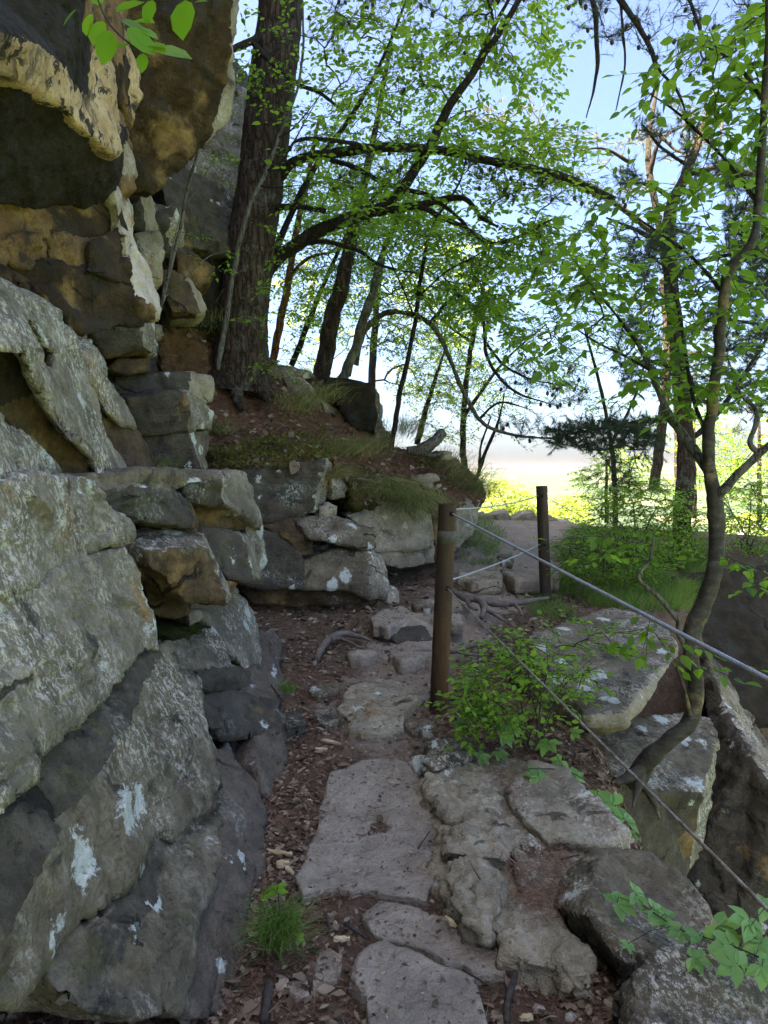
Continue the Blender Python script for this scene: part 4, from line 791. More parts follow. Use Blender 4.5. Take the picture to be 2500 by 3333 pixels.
M['leaf_near'] = leaf_mat('fresh_leaf', (.09, .24, .012), (.13, .30, .02), (.38, .75, .05), .55, .4)
M['shrub_leaf'] = leaf_mat('shrub_leaf', (.10, .23, .02), (.17, .34, .035), (.36, .66, .06), .45)
M['creeper_leaf'] = leaf_mat('creeper_leaf', (.12, .27, .07), (.19, .38, .12), (.34, .60, .10), .4, .35)
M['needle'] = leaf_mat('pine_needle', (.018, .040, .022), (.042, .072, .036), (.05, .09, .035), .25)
M['needle_lit'] = leaf_mat('sunlit_pine_needle', (.07, .09, .04), (.14, .15, .07), (.14, .15, .06), .3)  # paler copy of the needle, sunlight put into its colour
def grass_mat(name, a, b, tipc, straw=.74):
    t = NT(name); r = t.attr('rnd'); col = t.mix(t.step(r, 0, .72), a, b); col = t.mix(t.step(r, straw, straw + .08), col, tipc)
    p = t.N.new('ShaderNodeBsdfPrincipled'); t.put(p.inputs['Base Color'], col); p.inputs['Roughness'].default_value = .6; p.inputs['Specular IOR Level'].default_value = .2
    tr = t.N.new('ShaderNodeBsdfTranslucent'); t.put(tr.inputs['Color'], col)
    mx = t.N.new('ShaderNodeMixShader'); mx.inputs[0].default_value = .35
    t.L.new(p.outputs[0], mx.inputs[1]); t.L.new(tr.outputs[0], mx.inputs[2]); t.L.new(mx.outputs[0], t.out.inputs['Surface']); return t.m
M['grass'] = grass_mat('fine_grass', (.07, .17, .03), (.16, .31, .055), (.26, .24, .09))
M['tuft'] = grass_mat('tuft_grass', (.065, .14, .025), (.15, .25, .055), (.38, .29, .15), .50)
def litter_mat():
    t = NT('dead_leaf'); r = t.attr('rnd')
    col = t.ramp(r, [(0, (.045, .027, .016)), (.3, (.105, .068, .043)), (.55, (.175, .120, .080)), (.8, (.27, .20, .14)), (1, (.40, .32, .23))])
    return t.bsdf(col, .8, None, .25)
M['litter'] = litter_mat()
t = NT('dead_needles'); M['redneedle'] = t.bsdf(t.ramp(t.attr('rnd'), [(0, (.08, .034, .02)), (.5, (.19, .085, .05)), (1, (.34, .19, .12))]), .8)
def bark_mat(name, a, b, c, sc=(9, 9, 2.2), bump=1.0, lich=0.0):
    t = NT(name); m = t.map(sc=sc)
    vm = t.N.new('ShaderNodeVectorMath'); vm.operation = 'MULTIPLY_ADD'; nz = t.N.new('ShaderNodeTexNoise'); nz.inputs['Scale'].default_value = 2.2; nz.inputs['Detail'].default_value = 4
    t.L.new(m, nz.inputs['Vector']); t.L.new(nz.outputs['Color'], vm.inputs[0]); vm.inputs[1].default_value = (1.1, 1.1, 1.1); t.L.new(m, vm.inputs[2])
    d = t.vor(1.0, vm.outputs[0], 'DISTANCE_TO_EDGE'); n = t.noise(1.3, 6, .7, m); f = t.noise(80, 4, .7)
    h = t.math('MULTIPLY_ADD', t.step(d, 0, .22), .8, t.math('MULTIPLY_ADD', n, .9, t.math('MULTIPLY', f, .25)))
    col = t.ramp(t.math('MULTIPLY_ADD', n, .6, t.math('MULTIPLY', f, .4)), [(.3, a), (.5, b), (.72, c)])
    col = t.mix(t.step(d, .10, .0), col, tuple(.6 * x for x in a))
    if lich: col = t.mix(t.math('MULTIPLY', t.step(t.noise(4, 6, .75), .56, .63), lich), col, (.30, .34, .29))
    return t.bsdf(col, .9, t.bump(h, bump, .03), .2)
M['bark'] = bark_mat('pine_bark', (.032, .022, .017), (.075, .05, .038), (.16, .115, .09), (15, 15, 3.2), 1.0, .22)
M['bark_orange_lit'] = bark_mat('orange_lit_pine_bark', (.09, .04, .02), (.20, .095, .05), (.33, .18, .10), (10, 10, 3), .8)  # orange sun glow put into the bark colour
M['bark_dark'] = bark_mat('dark_branch_bark', (.018, .014, .012), (.04, .031, .026), (.085, .07, .058), (30, 30, 8), .7)
M['bark_grey'] = bark_mat('grey_bark', (.06, .054, .045), (.13, .118, .10), (.22, .20, .17), (22, 22, 5), .5, .3)
def smooth_bark():
    t = NT('smooth_banded_bark'); band = t.noise(1.0, 5, .7, t.map(sc=(14, 14, 30))); b = t.noise(3.2, 6, .7, t.map(loc=(3, 3, 3))); f = t.noise(110, 4, .7)
    col = t.ramp(t.math('MULTIPLY_ADD', band, .65, t.math('MULTIPLY', f, .35)), [(.3, (.014, .012, .010)), (.5, (.045, .038, .031)), (.7, (.115, .10, .082))])
    col = t.mix(t.math('MULTIPLY', t.step(b, .53, .64), .8), col, t.ramp(band, [(.3, (.13, .085, .038)), (.7, (.36, .26, .13))]))
    return t.bsdf(col, .7, t.bump(t.math('MULTIPLY_ADD', band, 1.0, t.math('MULTIPLY', f, .3)), .7, .008), .3)
M['bark_smooth'] = smooth_bark()
t = NT('bleached_root'); a = t.noise(6, 6, .75, t.map(sc=(1, 1, 3))); f = t.noise(60, 4, .7)
M['root'] = t.bsdf(t.ramp(t.math('MULTIPLY_ADD', a, .6, t.math('MULTIPLY', f, .4)), [(.3, (.05, .038, .030)), (.5, (.15, .12, .10)), (.7, (.30, .265, .235))]), .85, t.bump(f, .8, .012))
t = NT('split_wood'); a = t.noise(18, 5, .7, t.map(sc=(1, 1, 6))); M['chip'] = t.bsdf(t.ramp(a, [(.3, (.34, .23, .11)), (.7, (.66, .54, .34))]), .75)
t = NT('twig_bark'); M['twig'] = t.bsdf(t.ramp(t.noise(60), [(.3, (.025, .02, .017)), (.7, (.075, .06, .05))]), .85)
t = NT('pine_cone'); M['cone'] = t.bsdf(t.ramp(t.noise(90), [(.3, (.02, .014, .01)), (.7, (.07, .045, .03))]), .8)

# ------------------------------------------------------------------ fast leaf / needle / blade meshes
def fast_mesh(name, V, F, r):
    """V (n,3), F (m,k) all of one length, r per-vertex random."""
    V = np.asarray(V, dtype=np.float32).reshape(-1, 3); F = np.asarray(F, dtype=np.int32)
    me = bpy.data.meshes.new(name); k = F.shape[1]
    me.vertices.add(len(V)); me.vertices.foreach_set('co', V.ravel())
    me.loops.add(F.size); me.loops.foreach_set('vertex_index', F.ravel())
    me.polygons.add(len(F)); me.polygons.foreach_set('loop_start', np.arange(0, F.size, k, dtype=np.int32))
    a = me.attributes.new('rnd', 'FLOAT', 'POINT'); a.data.foreach_set('value', np.asarray(r, dtype=np.float32))
    me.update(calc_edges=True); TRI[0] += len(F) * (k - 2)
    return me

def norm(a): return a / np.maximum(np.linalg.norm(a, axis=-1, keepdims=True), 1e-9)

# templates: rows (along, across, up), triangles
LEAF_HI = (np.array([(0, 0, 0), (.22, 0, -.02), (.5, 0, -.03), (.78, 0, -.05), (1, 0, -.11), (.16, .20, .03), (.42, .30, .05), (.72, .19, .01), (.16, -.20, .03), (.42, -.30, .05), (.72, -.19, .01)]),
           np.array([(0, 1, 5), (1, 2, 6), (1, 6, 5), (2, 3, 7), (2, 7, 6), (3, 4, 7), (0, 8, 1), (1, 9, 2), (1, 8, 9), (2, 10, 3), (2, 9, 10), (3, 10, 4)]))
LEAF_LO = (np.array([(0, 0, 0), (.42, .28, .05), (1, 0, -.08), (.42, -.28, .05)]), np.array([(0, 2, 1), (0, 3, 2)]))
LEAF_ROUND = (np.array([(0, 0, 0), (.3, 0, -.02), (.65, 0, -.03), (1, 0, -.07), (.12, .22, .02), (.4, .36, .04), (.75, .27, .01), (.12, -.22, .02), (.4, -.36, .04), (.75, -.27, .01)]),
              np.array([(0, 1, 4), (1, 5, 4), (1, 2, 5), (2, 6, 5), (2, 3, 6), (0, 7, 1), (1, 7, 8), (1, 8, 2), (2, 8, 9), (2, 9, 3)]))
def curl(tpl, c):
    v = tpl[0].copy(); v[:, 2] += c * (v[:, 0] - .5) ** 2 + c * 1.6 * v[:, 1] ** 2; return (v, tpl[1])
_o = [(.0, 0), (.12, .07), (.2, .20), (.34, .16), (.42, .34), (.56, .22), (.68, .36), (.78, .18), (.92, .17), (1.0, 0)]
LEAF_LOBED = (np.array([(x, y, .05 * abs(y) * 4) for x, y in _o] + [(x, -y * .9, .05 * abs(y) * 4) for x, y in _o[1:-1]] + [(.3, 0, 0), (.65, 0, 0)]),
              np.array([(0, 18, 1), (1, 18, 2), (2, 18, 3), (3, 18, 4), (4, 18, 5), (18, 19, 5), (5, 19, 6), (6, 19, 7), (7, 19, 8), (8, 19, 9), (0, 10, 18), (10, 11, 18), (11, 12, 18), (12, 13, 18), (13, 14, 18), (18, 14, 19), (14, 15, 19), (15, 16, 19), (16, 17, 19), (17, 9, 19)]))
LITTER = [curl(LEAF_HI, .7), curl(LEAF_ROUND, -.7), curl(LEAF_LOBED, .8), curl(LEAF_LOBED, -.9)]

def place(tpl, P, D, N, S, R):
    """Copies of a template at points P, pointing along D, face normal N, size S, random R."""
    P = np.asarray(P); D = norm(np.asarray(D)); N = np.asarray(N)
    side = norm(np.cross(N, D)); N = np.cross(D, side); S = np.asarray(S)[:, None, None]
    T, F = tpl
    V = P[:, None, :] + S * (T[None, :, 0:1] * D[:, None, :] + T[None, :, 1:2] * side[:, None, :] + T[None, :, 2:3] * N[:, None, :])
    n, k = len(P), len(T)
    FF = (F[None] + (np.arange(n) * k)[:, None, None]).reshape(-1, F.shape[1])
    return V.reshape(-1, 3), FF, np.repeat(np.asarray(R), k)

def frame_mat(p, d, n, s):
    d = Vector(d).normalized(); sd = Vector(n).cross(d).normalized(); n = d.cross(sd)
    m = Matrix(((d.x, sd.x, n.x, p[0]), (d.y, sd.y, n.y, p[1]), (d.z, sd.z, n.z, p[2]), (0, 0, 0, 1)))
    return m @ Matrix.Scale(s, 4)

_leafmesh = {}
def leaf_objects(root, P, D, N, S, mat, name='leaf', tpl=LEAF_HI):
    key = (mat, name, id(tpl))
    if key not in _leafmesh:
        me = bpy.data.meshes.new(name); me.from_pydata(tpl[0].tolist(), [], tpl[1].tolist()); me.materials.append(M[mat])
        a = me.attributes.new('rnd', 'FLOAT', 'POINT'); me.update(); _leafmesh[key] = me
    w = wloc(root)
    for p, d, n, s in zip(P, D, N, S):
        o = bpy.data.objects.new(name, _leafmesh[key]); COL.objects.link(o); o.parent = root
        o.matrix_local = frame_mat(Vector(p) - w, d, n, s)

def in_frame(P, m=0.0):
    """Rough test of which points the photograph shows, and their distance."""
    P = np.asarray(P); c, s = math.cos(PITCH), math.sin(PITCH)
    z = P[:, 1] * c - (P[:, 2] - EYE) * s; v = P[:, 1] * s + (P[:, 2] - EYE) * c
    return (z > .3) & (np.abs(P[:, 0] / z * FPX) < CX + m) & (np.abs(v / z * FPX) < CY + m)

def leaves(root, L, mat, tpl, name='foliage', objs=300, leafname='leaf'):
    """L: list of (pos, dir, normal, size). The largest-looking `objs` become parts of their own, the rest one part."""
    P = np.array([l[0] for l in L]); D = np.array([l[1] for l in L]); N = np.array([l[2] for l in L]); S = np.array([l[3] for l in L])
    own = np.zeros(len(P), dtype=bool)
    if objs:
        sc = S / np.maximum(P[:, 1], .5); sc[~in_frame(P)] = 0
        k = np.argsort(-sc)[:objs]; k = k[sc[k] > 0]; own[k] = True
        leaf_objects(root, P[own], D[own], N[own], S[own], mat, leafname, tpl)
    r = ~own
    if r.any():
        V, F, R = place(tpl, P[r], D[r], N[r], S[r], RNG.random(r.sum()))
        link(name, fast_mesh(name, V, F, R), root, (M[mat],), True)['kind'] = 'stuff'

# ------------------------------------------------------------------ trees
def poly_sample(poly, n, drange, fr='p', clump=0.0, cs=90.):
    """Random points inside a pixel polygon, at random distances."""
    xs_, ys_ = [p[0] for p in poly], [p[1] for p in poly]; out = []; g = 0
    while len(out) < n and g < n * 60:
        g += 1
        x = random.uniform(min(xs_), max(xs_)); y = random.uniform(min(ys_), max(ys_)); c = False
        for (x1, y1), (x2, y2) in zip(poly, poly[1:] + poly[:1]):
            if (y1 > y) != (y2 > y) and x < (x2 - x1) * (y - y1) / (y2 - y1) + x1: c = not c
        if not c: continue
        if clump and vnoise(np.array([[x / cs, y / cs, drange[0]]]), 5)[0] < random.uniform(-1, 1) * .5 + clump - .5: continue
        out.append(at(x, y, random.uniform(*drange), fr))
    return out

class Tree:
    def __init__(s, name, label, cat, base, group=None):
        s.root = tag(empty(name, base), label, cat, group)
        s.p = []; s.par = []; s.load = []; s.rmin = []
        s.tw = MB(); s.L = []; s.twigs = []
    def limb(s, pts, rad, mat, name='branch', sides=10, n=8, parent=None, rough=.0, flare=0.0, reg=True):
        path_ = smooth_path(pts, n); R = interp_r(rad, len(path_))
        if not flare and len(path_) > 6:                     # kinks, swellings, knots
            q_ = np.array([tuple(p) for p in path_]); f_ = 5.0; n1 = fbm(q_ * f_, 3, 91); n2 = fbm(q_ * f_, 3, 92); n3 = fbm(q_ * 9, 2, 93)
            k_ = min(1.0, .022 / max(R)) ** .8; R = [r * (1 + .26 * k_ * float(v)) for r, v in zip(R, n3)]
            path_ = [p + Vector((float(u), float(w_) * .5, float(w_))) * (r * .9 * k_) for p, u, w_, r in zip(path_, n1, n2, R)]
        if flare:
            z0 = path_[0].z
            R = [r * (1 + flare * math.exp(-(q.z - z0) / .28)) for r, q in zip(R, path_)]
        mb = MB(); mb.tube(path_, R, sides); me = mb.mesh(name)
        if rough:
            nv = len(me.vertices); co = np.empty(nv * 3); me.vertices.foreach_get('co', co); co = co.reshape(-1, 3)
            no = np.empty(nv * 3); me.vertex_normals.foreach_get('vector', no); no = no.reshape(-1, 3)
            q = co * np.array([16, 16, 5.]); w = fbm(q, 4, 3) * 1.0 + np.abs(fbm(q * 1.7, 3, 8)) * 1.2
            w = w + fbm(co * np.array([3, 3, 1.2]), 3, 12) * 1.5
            me.vertices.foreach_set('co', (co + no * (w * rough)[:, None]).ravel())
        o = link(name, me, parent or s.root, (M[mat],), True); TRI[0] += 2 * len(me.polygons)
        if reg:
            last = -1
            for q, r in zip(path_, R):
                s.p.append(q); s.par.append(last); s.load.append(0); s.rmin.append(r); last = len(s.p) - 1
        return o
    def grow(s, anchors, leaf=None, seg=4, sag=.1, wander=.06):
        """Join every anchor to the nearest wood by a thin twig; call leaf(s, pts) on each new twig."""
        A = [Vector(a) for a in anchors]
        PA = np.array([tuple(p) for p in s.p]); base = len(s.p)
        d0 = [float(np.min(np.linalg.norm(PA - np.array(a), axis=1))) for a in A]
        arr = np.zeros((len(s.p) + len(A) * (seg + 1) + 5, 3)); arr[:len(PA)] = PA; n = len(PA)
        for i in np.argsort(d0):
            a = A[i]; dd = np.linalg.norm(arr[:n] - np.array(a), axis=1); j = int(np.argmin(dd)); b = s.p[j]
            L = (a - b).length; pts = [b]
            last = j
            for k in range(1, seg + 1):
                t_ = k / seg; q = b.lerp(a, t_) + Vector((0, 0, sag * L * 4 * t_ * (1 - t_)))
                if k < seg: q = q + Vector((random.gauss(0, 1), random.gauss(0, 1), random.gauss(0, .7))) * wander * L
                s.p.append(q); s.par.append(last); s.load.append(0); s.rmin.append(0); last = len(s.p) - 1
                arr[n] = q; n += 1; pts.append(q)
            s.twigs.append((j, list(range(last - seg + 1, last + 1))))
            s.load[last] += 1
            if leaf: leaf(s, pts)
    def finish(s, mat='twig', r0=.0022, sides=4, name='twigs'):
        for i in range(len(s.p) - 1, -1, -1):
            if s.par[i] >= 0: s.load[s.par[i]] += s.load[i]
        for j, ids in s.twigs:
            r = [r0 * (s.load[i] + .3) ** .42 for i in ids]; rj = min(r[0] * 1.15, max(s.rmin[j], r[0]))
            s.tw.tube([s.p[j]] + [s.p[i] for i in ids], [rj] + r, sides, cap=False)
        if s.tw.n:
            s.tw.build(name, M[mat], s.root)['kind'] = 'stuff'; TRI[0] += 2 * len(s.tw.f)

def spray(size, spacing, sides_=3, slen=.25, flat=.35, droop=.15, tail=.45, sv=.42):
    """Leaf spray: alternate leaves along the end of the twig and along a few side twiglets, lying in near level planes."""
    def f(T, pts):
        a, b = pts[-2], pts[-1]; d = (b - a)
        if d.length < 1e-4: d = Vector((1, 0, 0))
        d.normalize(); d.z *= .5; d.normalize(); axes = []
        L0 = tail * random.uniform(.6, 1.2); end = b + d * L0 * .5 - Vector((0, 0, droop * L0 * .4))
        axes.append((b - d * L0 * .5, end, d))
        h = Vector((-d.y, d.x, 0)).normalized() if abs(d.z) < .99 else Vector((1, 0, 0))
        for k in range(sides_):
            sg = random.choice((-1, 1)); t_ = random.uniform(-.5, .4)
            o = b + d * L0 * t_; dd = (d * random.uniform(.5, 1) + h * sg * random.uniform(.6, 1.1) + Vector((0, 0, random.gauss(-droop * .5, .15)))).normalized()
            axes.append((o, o + dd * slen * random.uniform(.6, 1.3), dd))
        T.tw.tube([b, end], [.0022, .001], 3, cap=False)
        for k, (o, e, dd) in enumerate(axes):
            if k: T.tw.tube([o, e], [.0018, .0009], 3, cap=False)
            n = max(2, int((e - o).length / spacing)); hh = Vector((-dd.y, dd.x, 0)); hh = hh.normalized() if hh.length > .01 else Vector((1, 0, 0))
            for i in range(n + 1):
                t_ = (i + .5 * random.random()) / n; q = o.lerp(e, min(t_, 1)); sg = 1 if i % 2 else -1
                ld = (dd * random.uniform(.4, .9) + hh * sg * random.uniform(.5, 1) + Vector((0, 0, random.gauss(-droop, .2)))).normalized() if i < n else dd
                nn = Vector((random.gauss(0, flat), random.gauss(0, flat), 1)).normalized()
                T.L.append((tuple(q), tuple(ld), tuple(nn), size * random.uniform(1 - sv, 1 + sv)))
    return f

def needles(T, mat, P, D, n=16, length=.06, w=.0016, name='needles', spread=.9):
    P = np.repeat(np.asarray(P), n, 0); D = norm(np.repeat(np.asarray(D), n, 0)); m = len(P)
    d = norm(D * RNG.uniform(.3, 1.0, (m, 1)) + RNG.normal(0, spread * .6, (m, 3)))
    P = P + D * RNG.uniform(-.06, .02, (m, 1)); s = norm(np.cross(d, RNG.normal(0, 1, (m, 3)))) * w
    L = RNG.uniform(.7, 1.2, (m, 1)) * length
    V = np.stack([P - s, P + s, P + d * L], 1).reshape(-1, 3)
    link(name, fast_mesh(name, V, np.arange(m * 3).reshape(-1, 3), np.repeat(RNG.random(m), 3)), T.root, (M[mat],))['kind'] = 'stuff'

def tuft_leaf(T, pts):
    a, b = pts[-2], pts[-1]; d = (b - a).normalized(); T.L.append((tuple(b), tuple(d), (0, 0, 1), 1))
    for k in range(4):
        dd = (d + Vector((random.gauss(0, .7), random.gauss(0, .7), random.gauss(.1, .35)))).normalized(); L = random.uniform(.08, .22); o = b - d * random.uniform(0, .25)
        e = o + dd * L; T.tw.tube([o, e], [.002, .0015], 3, cap=False); T.L.append((tuple(e), tuple(dd), (0, 0, 1), 1))
        if random.random() < .5: T.L.append((tuple(o.lerp(e, .5)), tuple(dd), (0, 0, 1), 1))

def cones(T, n, r=.02):
    me = bpy.data.meshes.get('cone')
    if me is None:
        bm = bmesh.new(); bmesh.ops.create_icosphere(bm, subdivisions=1, radius=1); me = bpy.data.meshes.new('cone'); bm.to_mesh(me); bm.free(); me.materials.append(M['cone'])
    w = wloc(T.root)
    for i in random.sample(range(len(T.L)), min(n, len(T.L))):
        o = bpy.data.objects.new('cone', me); COL.objects.link(o); o.parent = T.root; o.location = Vector(T.L[i][0]) - w + Vector((0, 0, -.02)); o.scale = (r, r, r * 1.5)
        o.rotation_euler = (random.uniform(-.5, .5), random.uniform(-.5, .5), 0)

def pw(x, y, d): return at(x, y, d)
def path_pts(L): return [at(*q) for q in L]

# --- the big pine beside the bank
T = Tree('pine_tree', 'massive rough barked pine trunk on the bank, widest trunk in view', 'tree', at(520, 835, 8.7))
T.limb(path_pts([(516, 850, 8.6), (520, 790, 8.6), (530, 640, 8.6), (548, 500, 8.6), (568, 350, 8.6), (588, 180, 8.6), (606, 0, 8.6), (625, -200, 8.6), (640, -520, 8.6)]), [.285, .285, .285, .278, .27, .262, .25, .24, .21], 'bark', 'trunk', 56, 34, rough=.016, flare=.55)
rt = T.root
for q, r in (([(490, 800, 8.5), (450, 830, 8.3), (410, 852, 8.1)], .09), ([(540, 810, 8.45), (562, 845, 8.3), (585, 870, 8.2)], .08), ([(515, 820, 8.35), (512, 860, 8.15), (520, 885, 8.0)], .07)):
    T.limb(path_pts(q), [r * 1.3, r, r * .4], 'bark', 'root', 12, 10, rough=.012, reg=False)
B = [([(600, 385, 8.6), (640, 346, 8.4), (720, 330, 8.2), (800, 321, 8.1), (870, 318, 8.0), (960, 326, 7.9), (1050, 346, 7.8), (1150, 366, 7.7), (1235, 388, 7.6), (1330, 430, 7.5)], [.07, .055, .052, .05, .048, .046, .043, .04, .034, .022]),
     ([(800, 321, 8.1), (740, 305, 7.9), (660, 300, 7.8), (630, 310, 7.8)], [.03, .022, .018, .01]),
     ([(590, 448, 8.5), (640, 446, 8.4), (702, 456, 8.3)], [.04, .032, .028]),
     ([(580, 62, 8.5), (545, 88, 8.3), (505, 106, 8.1), (490, 108, 8.0)], [.045, .04, .035, .03]),
     ([(545, 92, 8.3), (575, 125, 8.1), (640, 180, 8.0), (690, 200, 8.0), (740, 240, 7.9)], [.03, .026, .022, .018, .01]),
     ([(630, -250, 8.6), (900, -330, 8.3), (1150, -220, 7.8), (1268, -40, 7.5), (1290, 110, 7.4), (1285, 180, 7.4), (1266, 255, 7.4)], [.08, .06, .045, .028, .022, .016, .006]),
     ([(1150, -220, 7.8), (1280, -100, 7.3), (1340, 0, 7.1), (1398, 90, 7.0), (1418, 165, 7.0), (1400, 235, 7.0)], [.045, .035, .028, .024, .017, .006]),
     ([(1398, 90, 7.0), (1425, 150, 7.0), (1465, 200, 6.9), (1490, 290, 6.9), (1470, 380, 6.9)], [.02, .014, .011, .008, .004]),
     ([(900, -330, 8.3), (1000, -150, 8.0), (1060, 20, 7.9), (1075, 120, 7.9)], [.04, .025, .016, .006]),
     ([(1340, 0, 7.1), (1345, 70, 7.1), (1350, 140, 7.1), (1330, 240, 7.1)], [.014, .012, .009, .004]),
     ([(1300, -60, 7.3), (1460, -30, 7.0), (1510, 60, 6.9), (1545, 180, 6.9)], [.03, .02, .014, .006])]
for q, r in B: T.limb(path_pts(q), r, 'bark_dark', 'branch', 10, 8, rough=.004)
A = poly_sample([(660, -40), (1160, -40), (1120, 160), (760, 240), (680, 120)], 90, (7.4, 8.8), clump=.35) + poly_sample([(1200, -40), (1640, -40), (1620, 130), (1480, 160), (1240, 60)], 80, (6.6, 7.6), clump=.2) \
    + poly_sample([(960, 330), (1330, 400), (1340, 450), (1150, 440), (980, 390)], 46, (7.3, 8.0)) + poly_sample([(620, 290), (900, 300), (900, 420), (640, 400)], 40, (7.6, 8.6))
T.grow(A, tuft_leaf, sag=-.05); T.finish(r0=.0028)
needles(T, 'needle', [l[0] for l in T.L], [l[1] for l in T.L], 12, .06, .0016); cones(T, 110, .021)

# --- leaning broadleaf tree whose limbs cross the sky
T = Tree('leaning_tree', 'dark leaning tree behind the big pine, its forked limb crossing the sky', 'tree', at(545, 840, 9.2))
T.limb(path_pts([(556, 840, 9.15), (560, 700, 9.1), (566, 620, 9.0), (590, 568, 8.9), (640, 530, 8.7), (690, 498, 8.6), (740, 476, 8.5), (800, 461, 8.4)]), [.10, .095, .09, .085, .082, .078, .075, .07], 'bark_dark', 'trunk', 14, 10, rough=.006)
for q, r in (([(795, 462, 8.4), (832, 442, 8.3), (870, 405, 8.2), (905, 355, 8.1), (938, 300, 8.0), (962, 245, 7.9), (1000, 190, 7.8), (1040, 125, 7.7), (1080, 70, 7.6), (1132, -20, 7.5)], [.062, .06, .056, .052, .05, .048, .042, .038, .032, .026]),
             ([(1015, 165, 7.8), (1050, 90, 7.8), (1098, 0, 7.7), (1110, -30, 7.7)], [.025, .02, .017, .015]),
             ([(800, 461, 8.4), (860, 452, 8.3), (920, 440, 8.2), (1000, 427, 8.0), (1040, 470, 7.9), (1075, 490, 7.9)], [.05, .044, .04, .03, .02, .01]),
             ([(905, 443, 8.2), (960, 472, 8.1), (1005, 492, 8.0), (1060, 524, 7.9), (1110, 516, 7.8), (1180, 480, 7.7), (1210, 470, 7.7)], [.032, .028, .026, .022, .018, .012, .006]),
             ([(640, 530, 8.7), (700, 522, 8.5), (770, 540, 8.3), (830, 575, 8.2), (900, 590, 8.1)], [.03, .026, .022, .016, .008]),
             ([(700, 340, 8.9), (760, 360, 8.7), (840, 400, 8.5), (920, 420, 8.4), (990, 470, 8.2), (1010, 490, 8.2)], [.028, .028, .026, .024, .02, .012])):
    T.limb(path_pts(q), r, 'bark_dark', 'branch', 10, 8, rough=.003)
T.limb(path_pts([(566, 620, 9.0), (620, 480, 9.1), (690, 345, 8.95), (760, 250, 8.9), (830, 120, 8.8), (900, -60, 8.6)]), [.05, .04, .034, .028, .02, .012], 'bark_dark', 'branch', 10, 8)
sp = spray(.071, .058, 3, .28, .30, .2, .5)
A = poly_sample([(640, -30), (1230, -30), (1240, 160), (1100, 320), (1000, 330), (640, 240)], 125, (7.2, 9.0), clump=.33) + poly_sample([(620, 230), (1250, 280), (1310, 400), (1220, 560), (900, 560), (640, 440)], 165, (7.0, 8.8), clump=.2) + poly_sample([(1000, 540), (1300, 480), (1330, 700), (1180, 800), (1000, 700)], 62, (7.4, 8.8), clump=.3)
T.grow(A, sp); T.finish(r0=.0026); leaves(T.root, T.L, 'leaf', LEAF_HI)

# --- sapling on the bank, the thin dark pole with an airy crown
T = Tree('sapling', 'slim dark sapling leaning right on the needle bank, airy green crown', 'tree', at(845, 966, 9.0))
T.limb(path_pts([(845, 968, 9.0), (862, 860, 8.9), (880, 780, 8.8), (896, 700, 8.7), (908, 610, 8.6), (922, 525, 8.5), (945, 470, 8.4), (990, 400, 8.3), (1010, 330, 8.2)]), [.034, .032, .03, .027, .024, .02, .016, .012, .008], 'bark_dark', 'trunk', 10, 8)
for q, r in (([(905, 640, 8.65), (960, 590, 8.5), (1040, 545, 8.3), (1110, 500, 8.2)], [.012, .01, .008, .004]), ([(898, 690, 8.7), (860, 600, 8.8), (820, 520, 8.9), (790, 470, 9.0)], [.012, .01, .008, .004])):
    T.limb(path_pts(q), r, 'bark_dark', 'branch', 8, 8)
A = poly_sample([(760, 420), (1150, 400), (1260, 560), (1180, 700), (960, 690), (820, 600)], 105, (7.8, 9.4), clump=.3)
T.grow(A, spray(.066, .05, 3, .26, .30, .2, .45)); T.finish(r0=.0022); leaves(T.root, T.L, 'leaf', LEAF_HI, objs=250)

# --- thin grey sapling growing against the pine trunk, and a bare one beside the overhang
T = Tree('sapling', 'thin pale grey sapling rising in front of the big pine trunk', 'tree', at(470, 800, 7.6))
T.limb(path_pts([(470, 800, 7.6), (495, 650, 7.6), (510, 560, 7.6), (535, 460, 7.6), (575, 370, 7.6), (605, 290, 7.6), (640, 200, 7.6), (655, 100, 7.6), (652, -30, 7.6)]), [.028, .027, .026, .024, .022, .018, .014, .012, .01], 'bark_grey', 'trunk', 10, 8)
for q in ([(575, 370, 7.6), (615, 340, 7.5), (660, 260, 7.4), (700, 190, 7.4)], [(560, 400, 7.6), (600, 405, 7.5), (690, 395, 7.4)], [(605, 290, 7.6), (600, 200, 7.5), (580, 130, 7.5)], [(600, 300, 7.6), (640, 270, 7.5), (720, 170, 7.4)]):
    T.limb(path_pts(q), [.011, .009, .006, .003], 'bark_dark', 'branch', 6, 6)
A = poly_sample([(520, -20), (640, -20), (660, 240), (560, 280), (530, 160)], 26, (7.2, 7.7)) + poly_sample([(500, 480), (620, 480), (640, 830), (560, 800), (520, 640)], 24, (7.2, 7.8))
T.grow(A, spray(.05, .05, 2, .14, .4, .2, .25)); T.finish(r0=.0016); leaves(T.root, T.L, 'leaf', LEAF_HI, objs=200)
T = Tree('sapling', 'bare thin pole leaning beside the tip of the overhanging rock', 'tree', at(338, 690, 5.9))
T.limb(path_pts([(338, 690, 5.9), (365, 590, 5.9), (388, 500, 5.9), (400, 430, 5.9), (418, 360, 5.9), (430, 318, 5.9)]), [.018, .018, .016, .014, .012, .008], 'bark_grey', 'trunk', 8, 8)
for q in ([(352, 645, 5.9), (400, 600, 5.9), (450, 555, 6.0), (492, 540, 6.1)], [(395, 450, 5.9), (430, 400, 6.0), (470, 330, 6.1)], [(360, 610, 5.9), (372, 540, 5.8), (392, 450, 5.8)]):
    T.limb(path_pts(q), [.006, .005, .004, .002], 'bark_grey', 'branch', 6, 6)
A = poly_sample([(440, 300), (495, 300), (495, 390), (440, 380)], 8, (5.9, 6.3)) + poly_sample([(410, 480), (500, 520), (500, 600), (420, 580)], 8, (5.9, 6.2))
